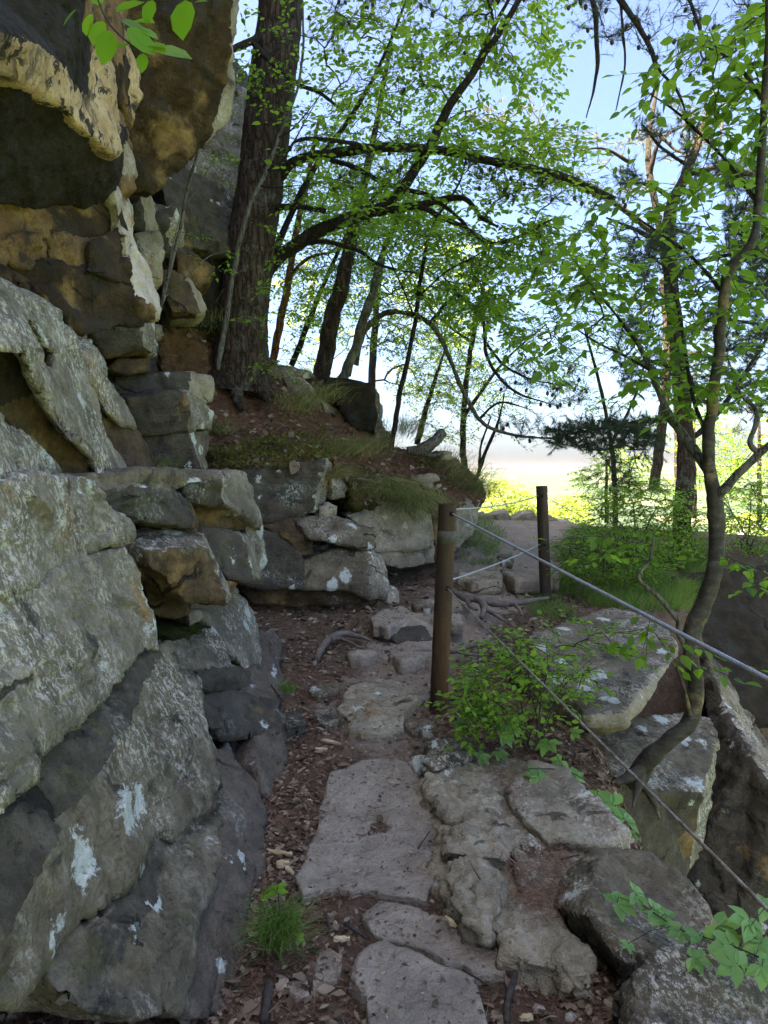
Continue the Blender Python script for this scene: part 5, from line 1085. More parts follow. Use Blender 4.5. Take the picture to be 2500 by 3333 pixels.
T.grow(A, spray(.035, .05, 1, .08, .4, .2, .15)); T.finish(r0=.0012); leaves(T.root, T.L, 'leaf', LEAF_HI, objs=80)

# --- trees standing behind the bank
def back_tree(label, trunk, rad, mat, A, size, spc, lm, group='trees behind the bank', limbs=(), r0=.003, **k):
    T = Tree('broadleaf_tree', label, 'tree', at(*trunk[0]), group)
    T.limb(path_pts(trunk), rad, mat, 'trunk', 12, 8, rough=.006)
    for q, r in limbs: T.limb(path_pts(q), r, mat, 'branch', 8, 8, rough=.003)
    if A: T.grow(A, spray(size, spc, k.get('sides', 3), k.get('slen', .3), .45, .2, k.get('tail', .6))); 
    T.finish(r0=r0)
    if T.L: leaves(T.root, T.L, lm, LEAF_LO, objs=0)
    return T
back_tree('slender trunk in orange sunlight just right of the big pine', [(588, 790, 11), (605, 700, 11), (622, 610, 11), (640, 500, 11.2), (662, 400, 11.3), (690, 250, 11.4)], [.062, .058, .055, .05, .042, .02], 'bark_orange_lit',
          poly_sample([(580, 350), (760, 300), (800, 560), (640, 740), (590, 620)], 170, (10.5, 12)), .066, .055, 'leaf', limbs=[([(625, 600, 11), (660, 560, 11), (720, 545, 11)], [.03, .025, .01])])
back_tree('thin dark trunk leaning right between two thicker ones', [(628, 790, 12), (650, 740, 12), (680, 660, 12), (705, 600, 12), (760, 480, 12)], [.05, .046, .04, .034, .02], 'bark_dark',
          poly_sample([(640, 420), (830, 380), (840, 620), (680, 760)], 130, (11.5, 13)), .066, .055, 'leaf')
back_tree('stout grey brown trunk standing on the bank crest', [(690, 830, 10.6), (702, 770, 10.6), (716, 690, 10.6), (742, 600, 10.6), (762, 500, 10.7), (785, 400, 10.8), (815, 260, 11), (850, 60, 11)], [.135, .125, .12, .11, .09, .065, .04, .02], 'bark',
          poly_sample([(700, 200), (960, 200), (960, 480), (760, 560)], 160, (10, 12)), .066, .055, 'leaf', limbs=[([(765, 490, 10.7), (830, 400, 10.6), (900, 330, 10.5)], [.05, .035, .012])])
back_tree('pale grey twin trunk leaning right on the bank crest', [(732, 832, 10.2), (765, 760, 10.2), (785, 690, 10.2), (805, 630, 10.2), (822, 560, 10.3), (870, 440, 10.4)], [.07, .065, .06, .05, .04, .02], 'bark_grey',
          poly_sample([(760, 450), (1000, 480), (1000, 760), (800, 780)], 150, (9.8, 11.5)), .05, .05, 'leaf',
          limbs=[([(750, 810, 10.2), (775, 720, 10.25), (800, 660, 10.3), (830, 560, 10.4)], [.05, .05, .045, .02])])
back_tree('sunlit yellow green tree far behind the grey trunks', [(800, 900, 17), (810, 700, 17), (830, 520, 17)], [.10, .08, .04], 'bark_dark',
          poly_sample([(600, 560), (1050, 520), (1080, 860), (900, 900), (640, 800)], 300, (15, 19), clump=.3), .06, .055, 'leaf_sunlit', sides=4, slen=.45, tail=.8, r0=.004)
back_tree('loose young tree at the end of the bank', [(1030, 1030, 11.5), (1050, 975, 11.5), (1075, 915, 11.5), (1090, 850, 11.6)], [.035, .03, .022, .012], 'bark_dark',
          poly_sample([(960, 800), (1150, 780), (1150, 960), (1000, 960)], 24, (11, 12)), .045, .06, 'leaf', limbs=[([(1035, 1010, 11.5), (1040, 960, 11.5), (1060, 900, 11.5)], [.022, .02, .01])], sides=2, tail=.3)
back_tree('leafy undergrowth tree low behind the sapling', [(900, 960, 13), (930, 850, 13), (960, 760, 13)], [.05, .04, .02], 'bark_dark',
          poly_sample([(860, 780), (1030, 760), (1010, 960), (900, 960)], 60, (12, 14)), .05, .05, 'leaf_sunlit')

back_tree('fine twigged tree filling the gap right of the arching bough', [(1010, 1060, 13), (1000, 950, 13), (1010, 800, 13), (1040, 640, 13), (1060, 520, 13)], [.06, .055, .045, .03, .015], 'bark_dark',
          poly_sample([(880, 560), (1220, 520), (1280, 700), (1230, 860), (1050, 900), (900, 820)], 210, (12, 14.5), clump=.35), .045, .06, 'leaf', limbs=[([(1002, 900, 13), (1090, 780, 13), (1180, 700, 13)], [.035, .025, .01]), ([(1020, 740, 13), (940, 680, 13), (890, 600, 13)], [.03, .02, .01])], slen=.35, tail=.6)
back_tree('slim tree with small leaves in front of the bright horizon', [(1330, 1150, 12.5), (1325, 1000, 12.5), (1300, 850, 12.5), (1260, 700, 12.5)], [.045, .04, .03, .012], 'bark_dark',
          poly_sample([(1180, 640), (1420, 620), (1440, 860), (1300, 900), (1180, 820)], 150, (12, 13.5), clump=.3), .045, .06, 'leaf', limbs=[([(1320, 960, 12.5), (1370, 860, 12.5), (1400, 760, 12.5)], [.03, .02, .01])], slen=.35, tail=.5)
for lab, base, top, poly, n in (('leafy slope tree just right of the second pine trunk', (1500, 1120, 16), (1500, 880, 16), [(1430, 900), (1560, 860), (1600, 1010), (1560, 1090), (1430, 1060)], 150), ('leafy slope tree at the right edge behind the crooked limb', (1640, 1130, 15), (1640, 880, 15), [(1570, 920), (1700, 860), (1740, 1080), (1580, 1090)], 150),
                                ('rounded green slope tree left of the second pine trunk', (1310, 1130, 17), (1310, 990, 17), [(1250, 1010), (1330, 960), (1410, 1000), (1400, 1090), (1250, 1100)], 130)):
    back_tree(lab, [base, tuple((a_ + b_) / 2 for a_, b_ in zip(base, top)), top], [.05, .04, .02], 'bark_dark', poly_sample(poly, n, (base[2] - 1, base[2] + 1), clump=.4), .06, .06, 'leaf', group='leafy trees on the slope beyond the edge', slen=.35, tail=.5)
# --- pines
def pine(name, label, trunk, rad, mat, limbs, A, lm, n=14, ln=.07, w=.002, nc=20, group=None, r0=.003, cat='tree'):
    T = Tree(name, label, cat, at(*trunk[0]), group)
    T.limb(path_pts(trunk), rad, mat, 'trunk', 16, 10, rough=.008)
    for q, r in limbs: T.limb(path_pts(q), r, 'bark_dark', 'branch', 8, 8, rough=.003)
    T.grow(A, tuft_leaf, sag=-.04); T.finish(r0=r0)
    needles(T, lm, [l[0] for l in T.L], [l[1] for l in T.L], n, ln, w)
    if nc: cones(T, nc, .024)
    return T
pine('pine_tree', 'gnarled grey pine bough arching down and right over the path end', [(770, 790, 10.6), (785, 720, 10.5), (815, 685, 10.4), (850, 673, 10.2), (900, 683, 10), (935, 705, 9.9), (965, 760, 9.8), (985, 810, 9.8), (1012, 868, 9.7), (1035, 905, 9.7), (1070, 928, 9.6), (1130, 943, 9.6), (1180, 946, 9.6), (1240, 946, 9.6)],
     [.04, .038, .036, .034, .033, .032, .031, .030, .028, .026, .022, .018, .014, .009], 'bark_grey',
     [([(985, 635, 9.9), (1020, 660, 9.8), (1045, 700, 9.8), (1050, 760, 9.8), (1075, 810, 9.8), (1120, 850, 9.7), (1180, 870, 9.7)], [.03, .028, .026, .022, .02, .016, .008]),
      ([(930, 700, 9.9), (960, 660, 9.9), (985, 635, 9.9), (960, 600, 9.9)], [.03, .03, .028, .012]),
      ([(1050, 740, 9.8), (1090, 790, 9.7), (1150, 820, 9.6), (1230, 835, 9.6)], [.02, .016, .012, .006]), ([(1035, 905, 9.7), (1080, 870, 9.6), (1150, 885, 9.6)], [.02, .014, .006])],
     poly_sample([(1090, 780), (1250, 790), (1300, 860), (1200, 890), (1090, 850)], 46, (9.3, 10)) + poly_sample([(1060, 900), (1190, 900), (1200, 960), (1080, 940)], 20, (9.3, 9.9)) + poly_sample([(900, 560), (1100, 560), (1180, 760), (1000, 740)], 40, (9.4, 10.4)), 'needle', n=14, ln=.065, w=.0018, nc=40)
pine('pine_tree', 'tall dark pine behind the crooked tree on the right', [(1462, 1235, 10), (1474, 1130, 10), (1482, 1000, 10), (1476, 880, 10), (1466, 760, 10), (1452, 640, 10.1), (1442, 520, 10.2), (1452, 440, 10.3), (1480, 380, 10.4), (1510, 300, 10.5), (1545, 200, 10.6)],
     [.15, .125, .115, .11, .105, .10, .09, .08, .07, .055, .03], 'bark',
     [([(1470, 800, 10), (1400, 780, 9.8), (1340, 790, 9.7)], [.04, .025, .01]), ([(1478, 900, 10), (1440, 905, 9.8), (1380, 912, 9.7), (1300, 925, 9.6), (1215, 940, 9.5)], [.045, .04, .032, .022, .01]),
      ([(1444, 540, 10.2), (1380, 500, 10), (1310, 470, 9.8)], [.045, .03, .012]), ([(1455, 430, 10.3), (1400, 400, 10.1), (1340, 395, 10)], [.04, .025, .01]), ([(1452, 600, 10.1), (1530, 560, 10), (1640, 540, 9.9)], [.045, .032, .015]),
      ([(1464, 720, 10), (1540, 690, 10), (1640, 700, 9.9)], [.045, .03, .015]), ([(1480, 960, 10), (1560, 880, 10), (1650, 740, 10)], [.04, .034, .02]), ([(1480, 380, 10.4), (1560, 360, 10.3), (1650, 380, 10.2)], [.04, .03, .012]),
      ([(1490, 360, 10.4), (1430, 320, 10.2), (1390, 270, 10.1)], [.03, .02, .01])],
     poly_sample([(1330, 370), (1660, 330), (1690, 620), (1400, 640), (1310, 500)], 380, (9, 11), clump=.3) + poly_sample([(1330, 640), (1690, 600), (1690, 900), (1500, 880), (1330, 820)], 260, (9, 11), clump=.35) +
     poly_sample([(1170, 925), (1300, 905), (1420, 895), (1430, 960), (1330, 975), (1200, 965)], 150, (9.0, 9.9)) + poly_sample([(1240, 990), (1420, 960), (1440, 1080), (1300, 1060)], 22, (9, 10)) + poly_sample([(1370, 240), (1560, 180), (1560, 340), (1420, 340)], 40, (9.8, 11)), 'needle', n=34, ln=.062, w=.0024, nc=60)
pine('pine_tree', 'second slimmer pine trunk left of the tall dark one', [(1412, 1060, 14), (1425, 960, 14), (1436, 860, 14), (1440, 740, 14), (1430, 600, 14)], [.095, .09, .085, .07, .04], 'bark',
     [([(1438, 800, 14), (1500, 760, 14), (1560, 780, 14)], [.04, .025, .01])], poly_sample([(1400, 640), (1640, 700), (1640, 960), (1460, 960)], 110, (13, 15), clump=.3), 'needle', n=12, ln=.08, w=.0028, nc=15)
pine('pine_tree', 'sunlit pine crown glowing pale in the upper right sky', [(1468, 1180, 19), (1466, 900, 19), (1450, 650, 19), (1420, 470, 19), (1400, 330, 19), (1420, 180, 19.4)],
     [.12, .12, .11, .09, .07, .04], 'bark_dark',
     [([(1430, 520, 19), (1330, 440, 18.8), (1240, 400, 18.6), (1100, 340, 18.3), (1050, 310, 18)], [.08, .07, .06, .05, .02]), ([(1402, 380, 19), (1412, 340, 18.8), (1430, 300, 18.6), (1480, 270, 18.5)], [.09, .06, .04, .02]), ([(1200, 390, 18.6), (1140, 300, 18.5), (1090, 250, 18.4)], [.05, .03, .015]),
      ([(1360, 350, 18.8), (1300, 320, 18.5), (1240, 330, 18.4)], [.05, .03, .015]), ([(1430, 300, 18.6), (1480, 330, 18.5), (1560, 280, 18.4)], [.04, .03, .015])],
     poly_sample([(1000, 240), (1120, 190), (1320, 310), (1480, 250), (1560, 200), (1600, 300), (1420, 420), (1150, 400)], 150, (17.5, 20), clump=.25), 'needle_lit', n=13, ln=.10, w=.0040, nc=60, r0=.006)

# --- crooked smooth barked tree in the right foreground
T = Tree('crooked_tree', 'crooked smooth barked tree growing over the boulders, three big limbs', 'tree', at(1375, 1700, 3.9))
T.limb(path_pts([(1352, 1725, 4.05), (1400, 1645, 3.9), (1450, 1595, 3.85), (1492, 1555, 3.85), (1502, 1500, 3.85), (1496, 1440, 3.85), (1490, 1390, 3.85), (1505, 1340, 3.85), (1530, 1280, 3.85), (1548, 1210, 3.85), (1550, 1130, 3.85), (1545, 1075, 3.85), (1532, 1020, 3.85)]),
       [.075, .050, .043, .044, .041, .036, .038, .040, .037, .035, .035, .038, .030], 'bark_smooth', 'trunk', 24, 14, rough=.0075)
for q, r in (([(1400, 1648, 3.9), (1360, 1680, 3.86), (1318, 1700, 3.84), (1285, 1732, 3.8)], [.034, .026, .018, .006]), ([(1385, 1665, 3.9), (1378, 1705, 3.82), (1366, 1745, 3.74)], [.032, .022, .007]), ([(1380, 1690, 3.95), (1410, 1725, 3.95), (1425, 1770, 3.9)], [.03, .02, .006])):
    T.limb(path_pts(q), r, 'bark_smooth', 'root', 10, 8, rough=.004, reg=False)
LB = [([(1540, 1060, 3.87), (1532, 1000, 3.86), (1536, 920, 3.85), (1545, 820, 3.82), (1556, 720, 3.8), (1566, 640, 3.78), (1575, 585, 3.75), (1605, 550, 3.72), (1630, 510, 3.7), (1638, 440, 3.68), (1644, 340, 3.65), (1652, 220, 3.62), (1658, 80, 3.6), (1660, -60, 3.58)], [.034, .033, .031, .029, .028, .027, .029, .026, .023, .021, .019, .017, .016, .014], 'bark_smooth'),
      ([(1548, 1120, 3.87), (1535, 1030, 3.9), (1510, 985, 3.95), (1478, 945, 4.0), (1450, 905, 4.05), (1425, 850, 4.1), (1405, 800, 4.1), (1390, 765, 4.1), (1365, 720, 4.15), (1345, 700, 4.2)], [.03, .028, .026, .024, .022, .019, .016, .014, .011, .007], 'bark_grey'),
      ([(1548, 1085, 3.84), (1568, 1052, 3.8), (1600, 1015, 3.75), (1640, 980, 3.7), (1690, 940, 3.65), (1740, 900, 3.6)], [.026, .022, .019, .018, .016, .012], 'bark_grey'),
      ([(1640, 980, 3.7), (1622, 955, 3.72), (1634, 915, 3.75), (1630, 880, 3.78), (1600, 850, 3.8), (1570, 770, 3.85)], [.012, .012, .011, .009, .007, .004], 'bark_grey'),
      ([(1540, 960, 3.86), (1500, 870, 3.9), (1480, 760, 3.95), (1462, 660, 4.0), (1440, 580, 4.05)], [.012, .011, .009, .007, .004], 'bark_dark'),
      ([(1492, 1545, 3.8), (1478, 1490, 3.78), (1460, 1440, 3.75)], [.012, .009, .005], 'bark_smooth'), ([(1468, 1345, 3.85), (1425, 1290, 3.8), (1382, 1248, 3.75), (1405, 1210, 3.75), (1412, 1160, 3.75)], [.013, .011, .009, .006, .004], 'bark_grey'),
      ([(1480, 1395, 3.85), (1466, 1370, 3.85), (1468, 1345, 3.85)], [.018, .015, .013], 'bark_grey'),
      ([(1405, 800, 4.1), (1350, 770, 4.1), (1290, 740, 4.1), (1230, 700, 4.1)], [.009, .007, .005, .003], 'bark_dark'), ([(1380, 745, 4.12), (1330, 680, 4.15), (1280, 620, 4.2), (1240, 560, 4.2)], [.009, .007, .005, .003], 'bark_dark'),
      ([(1566, 640, 3.78), (1500, 560, 3.9), (1420, 500, 4.0), (1330, 440, 4.05)], [.010, .008, .006, .003], 'bark_dark'), ([(1638, 440, 3.68), (1560, 340, 3.8), (1470, 250, 3.9), (1400, 200, 3.95)], [.010, .008, .006, .003], 'bark_dark'),
      ([(1652, 220, 3.62), (1580, 130, 3.7), (1480, 80, 3.8)], [.009, .007, .003], 'bark_dark')]
for q, r, m in LB: T.limb(path_pts(q), r, m, 'branch', 10, 8, rough=.002)
A = poly_sample([(1330, 190), (1420, 110), (1560, 40), (1690, -20), (1690, 330), (1540, 300), (1440, 260)], 66, (3.4, 4.1)) + poly_sample([(1340, 380), (1690, 340), (1690, 640), (1440, 620), (1280, 560), (1200, 500)], 76, (3.4, 4.3)) \
    + poly_sample([(1120, 560), (1300, 560), (1560, 640), (1690, 640), (1690, 900), (1440, 860), (1260, 780), (1150, 730)], 92, (3.5, 4.4)) + poly_sample([(1250, 1160), (1420, 1130), (1440, 1200), (1280, 1215)], 6, (3.6, 3.9)) \
    + poly_sample([(1380, 1330), (1470, 1390), (1440, 1430), (1380, 1400)], 3, (3.6, 3.8)) + poly_sample([(1560, 1180), (1659, 1170), (1659, 1290), (1570, 1260)], 4, (3.5, 3.8)) + poly_sample([(1530, 1390), (1600, 1400), (1570, 1460), (1530, 1450)], 2, (3.5, 3.8)) + poly_sample([(1300, 690), (1500, 700), (1600, 920), (1420, 900)], 12, (3.8, 4.3))
T.grow(A, spray(.066, .062, 1, .16, .38, .28, .34)); T.finish(r0=.0016); leaves(T.root, T.L, 'leaf_dark', LEAF_HI, objs=300)

# --- big leaves hanging into the top left corner
T = Tree('overhanging_twig', 'leafy twig hanging into the top left corner in front of the rock', 'twig', at(200, -40, 1.9))
T.limb(path_pts([(190, -60, 1.9), (215, 10, 1.9), (235, 50, 1.9), (262, 80, 1.9), (290, 100, 1.9), (330, 112, 1.9)]), [.003, .0028, .0025, .002, .0016, .001], 'twig', 'stem', 6, 6)
for x, y, a, s in ((165, 20, 215, .045), (212, 12, 95, .055), (222, 45, 250, .06), (250, 25, 30, .066), (262, 42, -20, .062), (240, 66, 245, .07), (275, 60, -40, .07), (290, 45, -10, .05), (300, 60, -25, .045), (300, 98, -10, .07), (330, 105, -8, .085), (282, 95, 200, .05), (310, 115, 260, .04), (330, 0, 250, .05), (400, 0, 265, .085), (420, 5, 10, .03), (195, 30, 260, .05)):
    a = math.radians(a); T.L.append((tuple(at(x, y, 1.9 + random.uniform(-.05, .05))), (math.cos(a), random.uniform(-.3, .3), math.sin(a)), (random.gauss(0, .35), -.8, .75), s * 1.2))
leaves(T.root, T.L, 'leaf_near', LEAF_ROUND, objs=40)

# ------------------------------------------------------------------ shrubs and bushes
def shrub(name, label, cat, base, stems, A, size, spc, lm, tpl, objs, group=None, sides=3, slen=.12, tail=.22, r0=.0014, stem_r=.005, droop=.15, flat=.45):
    T = Tree(name, label, cat, base, group); b = Vector(base)
    for q in stems:
        e = Vector(q); m = b.lerp(e, .5) + Vector((0, 0, .12 * (e - b).length))
        T.limb([b + Vector((random.gauss(0, .03), random.gauss(0, .03), -.03)), m, e], [stem_r, stem_r * .75, stem_r * .35], 'twig', 'stem', 6, 5)
    T.grow(A, spray(size, spc, sides, slen, flat, droop, tail)); T.finish(r0=r0); leaves(T.root, T.L, lm, tpl, objs=objs)
    return T
shrub('leafy_shrub', 'bright green leafy shrub at the foot of the near post', 'shrub', at(1150, 1612, 3.75),
      [at(1040, 1500, 3.8), at(1090, 1430, 3.9), at(1140, 1400, 3.9), at(1200, 1400, 3.9), at(1260, 1440, 3.8), at(1010, 1540, 3.8), at(1220, 1500, 3.7), at(1170, 1470, 3.6)],
      poly_sample([(1000, 1500), (1030, 1400), (1110, 1340), (1200, 1360), (1290, 1420), (1260, 1520), (1180, 1570), (1040, 1580)], 88, (3.5, 4.1)) + poly_sample([(970, 1480), (1040, 1450), (1060, 1560), (980, 1580)], 16, (3.7, 4.0)) + poly_sample([(1240, 1330), (1390, 1385), (1350, 1420), (1250, 1400)], 10, (3.8, 4.1)),
      .036, .036, 'shrub_leaf', LEAF_HI, 300)
shrub('bush', 'fresh green bush left of the pine trunk beyond the grass', 'bush', at(1380, 1190, 9.3), [at(1300, 1100, 9.3), at(1360, 1060, 9.3), at(1430, 1080, 9.3), at(1480, 1110, 9.3)],
      poly_sample([(1255, 1150), (1290, 1070), (1380, 1020), (1470, 1060), (1530, 1110), (1500, 1190), (1300, 1200)], 400, (8.6, 10)), .042, .05, 'shrub_leaf', LEAF_LO, 0, group='bushes along the edge', slen=.2, tail=.35, r0=.002, stem_r=.012)
shrub('bush', 'airy bush right of the crooked tree at the picture edge', 'bush', at(1620, 1190, 9.8), [at(1560, 1080, 9.8), at(1620, 1060, 9.8), at(1680, 1080, 9.8)],
      poly_sample([(1540, 1080), (1620, 1020), (1740, 1040), (1720, 1190), (1560, 1190)], 220, (9, 10.6)), .042, .05, 'shrub_leaf', LEAF_LO, 0, group='bushes along the edge', slen=.2, tail=.35, r0=.002, stem_r=.012)
shrub('bush', 'low leafy bush in the grass between second post and crooked tree', 'bush', at(1300, 1240, 7.6), [at(1250, 1190, 7.6), at(1310, 1175, 7.6)],
      poly_sample([(1195, 1180), (1260, 1130), (1420, 1150), (1470, 1210), (1400, 1260), (1215, 1250)], 190, (7.2, 8.2)), .04, .045, 'leaf_dark', LEAF_LO, 0, group='bushes along the edge', slen=.16, tail=.25, r0=.0018, stem_r=.008)
for lab, poly, n, b in (('sunlit yellow bush glowing beyond the end of the bank', [(1030, 1080), (1075, 1035), (1145, 1050), (1165, 1140), (1040, 1140)], 230, (1100, 1180)), ('small sunlit yellow bush left of the second post', [(1120, 1100), (1160, 1090), (1162, 1140), (1125, 1145)], 60, (1140, 1180)),
                    ('sunlit yellow bush right of the second post', [(1180, 1110), (1220, 1070), (1275, 1080), (1265, 1150), (1190, 1150)], 140, (1220, 1185)), ('pale bush low on the sunlit slope at the right edge', [(1560, 1120), (1680, 1090), (1700, 1200), (1560, 1200)], 120, (1630, 1260))):
    shrub('bush', lab, 'bush', at(b[0], b[1], 21), [at(b[0] - 20, b[1] - 70, 21), at(b[0] + 20, b[1] - 70, 21)], poly_sample(poly, n, (19.5, 22.5)), .085, .10, 'leaf_sunlit', LEAF_LO, 0, group='sunlit bushes beyond the edge', slen=.4, tail=.6, r0=.004, stem_r=.03)

# ------------------------------------------------------------------ grass
def blades(P, H, lean, width, bend=.5, spread=.45):
    """Curved grass blades at points P, height H, leaning on average along `lean`."""
    n = len(P); P = np.asarray(P); H = np.asarray(H)[:, None]
    d = norm(np.array([0, 0, 1.]) + RNG.normal(0, spread, (n, 3)) * np.array([1, 1, .3]) + np.asarray(lean)); out = d * np.array([1, 1, 0]) + RNG.normal(0, .15, (n, 3)) * np.array([1, 1, 0])
    s = norm(np.cross(d, RNG.normal(0, 1, (n, 3)))) * width
    m = P + d * H * .5 + out * H * bend * .12; t_ = P + d * H * .85 + out * H * bend * .75 - np.array([0, 0, 1.]) * H * bend * .28
    V = np.stack([P - s, P + s, m + s * .7, m - s * .7, t_ , P + d * H * .28 + s * .9], 1)[:, :5].reshape(-1, 3)
    o = (np.arange(n) * 5)[:, None]
    F = np.concatenate([o + np.array([[0, 1, 2]]), o + np.array([[0, 2, 3]]), o + np.array([[3, 2, 4]])], 1).reshape(-1, 3)
    return V, F, np.repeat(RNG.random(n), 5)

def on_path(poly, n, lift=0.0, fr='p'):
    """Random ground points seen inside a pixel polygon (found by marching the ray to the ground)."""
    out = []
    for p in poly_sample(poly, n, (8., 8.), fr):
        e = Vector((0, 0, EYE)); d = (p - e); ts = np.linspace(.15, 2.2, 240)
        q = np.array(e)[None] + ts[:, None] * np.array(d)[None]
        below = q[:, 2] < ground_h(q[:, 0], q[:, 1]) + lift
        if below.any(): out.append(tuple(q[int(np.argmax(below))]))
    return np.array(out)
def grass_patch(name, poly, n, h, lean=(0, 0, 0), w=.0022, label=None):
    P = on_path(poly, n); P = P[RNG.integers(0, len(P), n)] + np.concatenate([RNG.normal(0, .05, (n, 2)), np.zeros((n, 1))], 1)
    P[:, 2] = ground_h(P[:, 0], P[:, 1]) - .01
    cl = fbm(P * 2.5, 3, 14); k = cl > -.12; P = P[k]
    V, F, R = blades(P, RNG.uniform(.5, 1.2, len(P)) * h * (1 + .8 * cl[k]), lean, w)
    tag(link(name, fast_mesh(name, V, F, R), None, (M['grass'],)), label, 'grass', kind='stuff')
grass_patch('grass', [(1195, 1215), (1240, 1150), (1500, 1130), (1530, 1200), (1540, 1310), (1400, 1330), (1210, 1300)], 26000, .23, (.12, -.05, 0), .0020, 'soft dark green grass sloping around the pine trunk')
grass_patch('grass', [(1150, 1280), (1260, 1265), (1300, 1330), (1180, 1350), (1140, 1320)], 2600, .13, (0, 0, 0), .002, 'short grass around the foot of the second post')
grass_patch('grass', [(1000, 1120), (1060, 1120), (1085, 1160), (1060, 1225), (1005, 1220)], 2600, .17, (.1, -.1, 0), .0022, 'bright grass strip at the foot of the tan outcrop')

def mesh_points(o, n, fn=None):
    """Random points (and normals) on the upward faces of a mesh object."""
    me = o.data; m = len(me.polygons); c = np.empty(m * 3); me.polygons.foreach_get('center', c); c = c.reshape(-1, 3) + np.array(wloc(o))
    nn = np.empty(m * 3); me.polygons.foreach_get('normal', nn); nn = nn.reshape(-1, 3); a = np.empty(m); me.polygons.foreach_get('area', a)
    k = nn[:, 2] > .25
    if fn is not None: k &= fn(c)
    c, nn, a = c[k], nn[k], a[k]
    i = RNG.choice(len(c), n, p=a / a.sum()); r = np.sqrt(a[i])[:, None]
    return c[i] + RNG.normal(0, .5, (n, 3)) * r * np.array([1, 1, .2]), nn[i]
def near_px(o_pts, poly):
    """Mask of world points whose picture position falls inside a pixel polygon (P coordinates)."""
    P = np.asarray(o_pts); c, s = math.cos(PITCH), math.sin(PITCH)
    z = P[:, 1] * c - (P[:, 2] - EYE) * s; v = P[:, 1] * s + (P[:, 2] - EYE) * c
    x = (P[:, 0] / z * FPX + CX) * 1659 / 2500; y = (CY - v / z * FPX) * 1659 / 2500; ins = np.zeros(len(P), dtype=bool)
    for (x1, y1), (x2, y2) in zip(poly, poly[1:] + poly[:1]):
        ins ^= ((y1 > y) != (y2 > y)) & (x < (x2 - x1) * (y - y1) / (y2 - y1 + 1e-9) + x1)
    return ins
def tuft(label, x, y, d, n, h, r, lean, mat='tuft', group='grass tufts hanging on the bank', w=.0022, bend=.9):
    P = np.array(at(x, y, d))[None] + RNG.normal(0, 1, (n, 3)) * np.array([r, r, r * .35])
    V, F, R = blades(P, RNG.uniform(.6, 1.25, n) * h, lean, w, bend, .4)
    tag(link('grass_tuft', fast_mesh('grass_tuft', V, F, R), None, (M[mat],)), label, 'grass tuft', group)
TU = [('green tuft on the ledge above the pale face of the outcrop', 640, 880, 8.3, 311, .30, .14, (.3, -.3, 0)), ('tuft hanging straight below the upper dark boulder', 690, 860, 8.6, 311, .30, .12, (.35, -.3, -.2)),
      ('wide fresh green tuft right of the moss cushion', 722, 980, 7.9, 460, .30, .13, (.4, -.3, -.1)), ('tuft in the middle of the bank under the sapling', 795, 975, 8.4, 311, .28, .12, (.3, -.3, -.2)),
      ('drooping straw tuft over the tan rock', 840, 1040, 8.1, 519, .36, .13, (.15, -.35, -1.2)), ('long straw tuft hanging over the tan rock edge', 895, 1065, 8.2, 594, .42, .15, (.15, -.35, -1.5)),
      ('straw tuft trailing down the pale edge of the outcrop', 715, 1030, 7.5, 222, .30, .06, (.4, -.3, -.6)), ('green tuft beside the fallen log', 950, 1000, 9.4, 371, .26, .2, (.3, -.2, 0)),
      ('grass fringe along the right end of the bank', 1000, 1040, 9.6, 668, .30, .22, (.4, -.3, -.3)), ('grass on the last corner of the bank above the posts', 1025, 1065, 9.6, 519, .26, .16, (.5, -.1, -.1)),
      ('tuft behind the leaning sapling base', 870, 935, 9.3, 371, .35, .15, (.3, -.1, 0)), ('dry tuft at the left rim of the bank', 470, 935, 7.6, 193, .28, .07, (0, -.4, -.5)),
      ('grass tuft beside the big pine roots', 415, 700, 8.2, 371, .22, .22, (.1, -.1, 0)), ('small tuft at the foot of the dark boulders', 350, 1010, 5.7, 88, .16, .06, (.4, -.2, 0))]
for q in TU: tuft(*q)
tuft('thick green tuft growing between cliff foot and path, bottom left', 600, 2030, 2.28, 650, .19, .028, (.05, -.25, .1), 'grass', None, .0014, .9)
tuft('tiny tuft halfway along the cliff foot', 618, 1495, 4.25, 160, .11, .02, (.1, -.2, .1), 'grass', None, .0013, .7)

# broad leaved plants and creepers: few big leaves, each a part
def creeper(label, spots, size, stem, lm='creeper_leaf', n=5, group='creepers trailing over the rocks', name='creeper', cat='creeper'):
    T = Tree(name, label, cat, at(*stem[0]), group)
    T.limb(path_pts(stem), [.0028, .0022, .0014], 'twig', 'stem', 5, 6)
    for x, y, d, s in spots:
        c = at(x, y, d); up = Vector((random.gauss(0, .3), -.45 + random.gauss(0, .2), 1)).normalized(); a0 = random.uniform(0, 6.28); t1 = up.orthogonal().normalized(); t2 = up.cross(t1)
        b = min((T.p[i] for i in range(len(T.p))), key=lambda q: (q - c).length); T.tw.tube([b, b.lerp(c, .5) + Vector((0, 0, .012)), c], .0012, 4)
        for k in range(n):
            a = a0 + (k - (n - 1) / 2) * (4.6 / n); d_ = t1 * math.cos(a) + t2 * math.sin(a) - up * .18
            T.L.append((tuple(c), tuple(d_), tuple(up), size * s * (1.15 - .12 * abs(k - (n - 1) / 2))))
    T.tw.build('petioles', M['twig'], T.root)['kind'] = 'stuff'; leaves(T.root, T.L, lm, LEAF_HI, objs=300)
q8 = lambda x, y: ((800 + x / .976) * .6636, (2000 + y / .976) * .6636)
def R8(L, h): return [(*q8(x, y), h) for x, y in L]
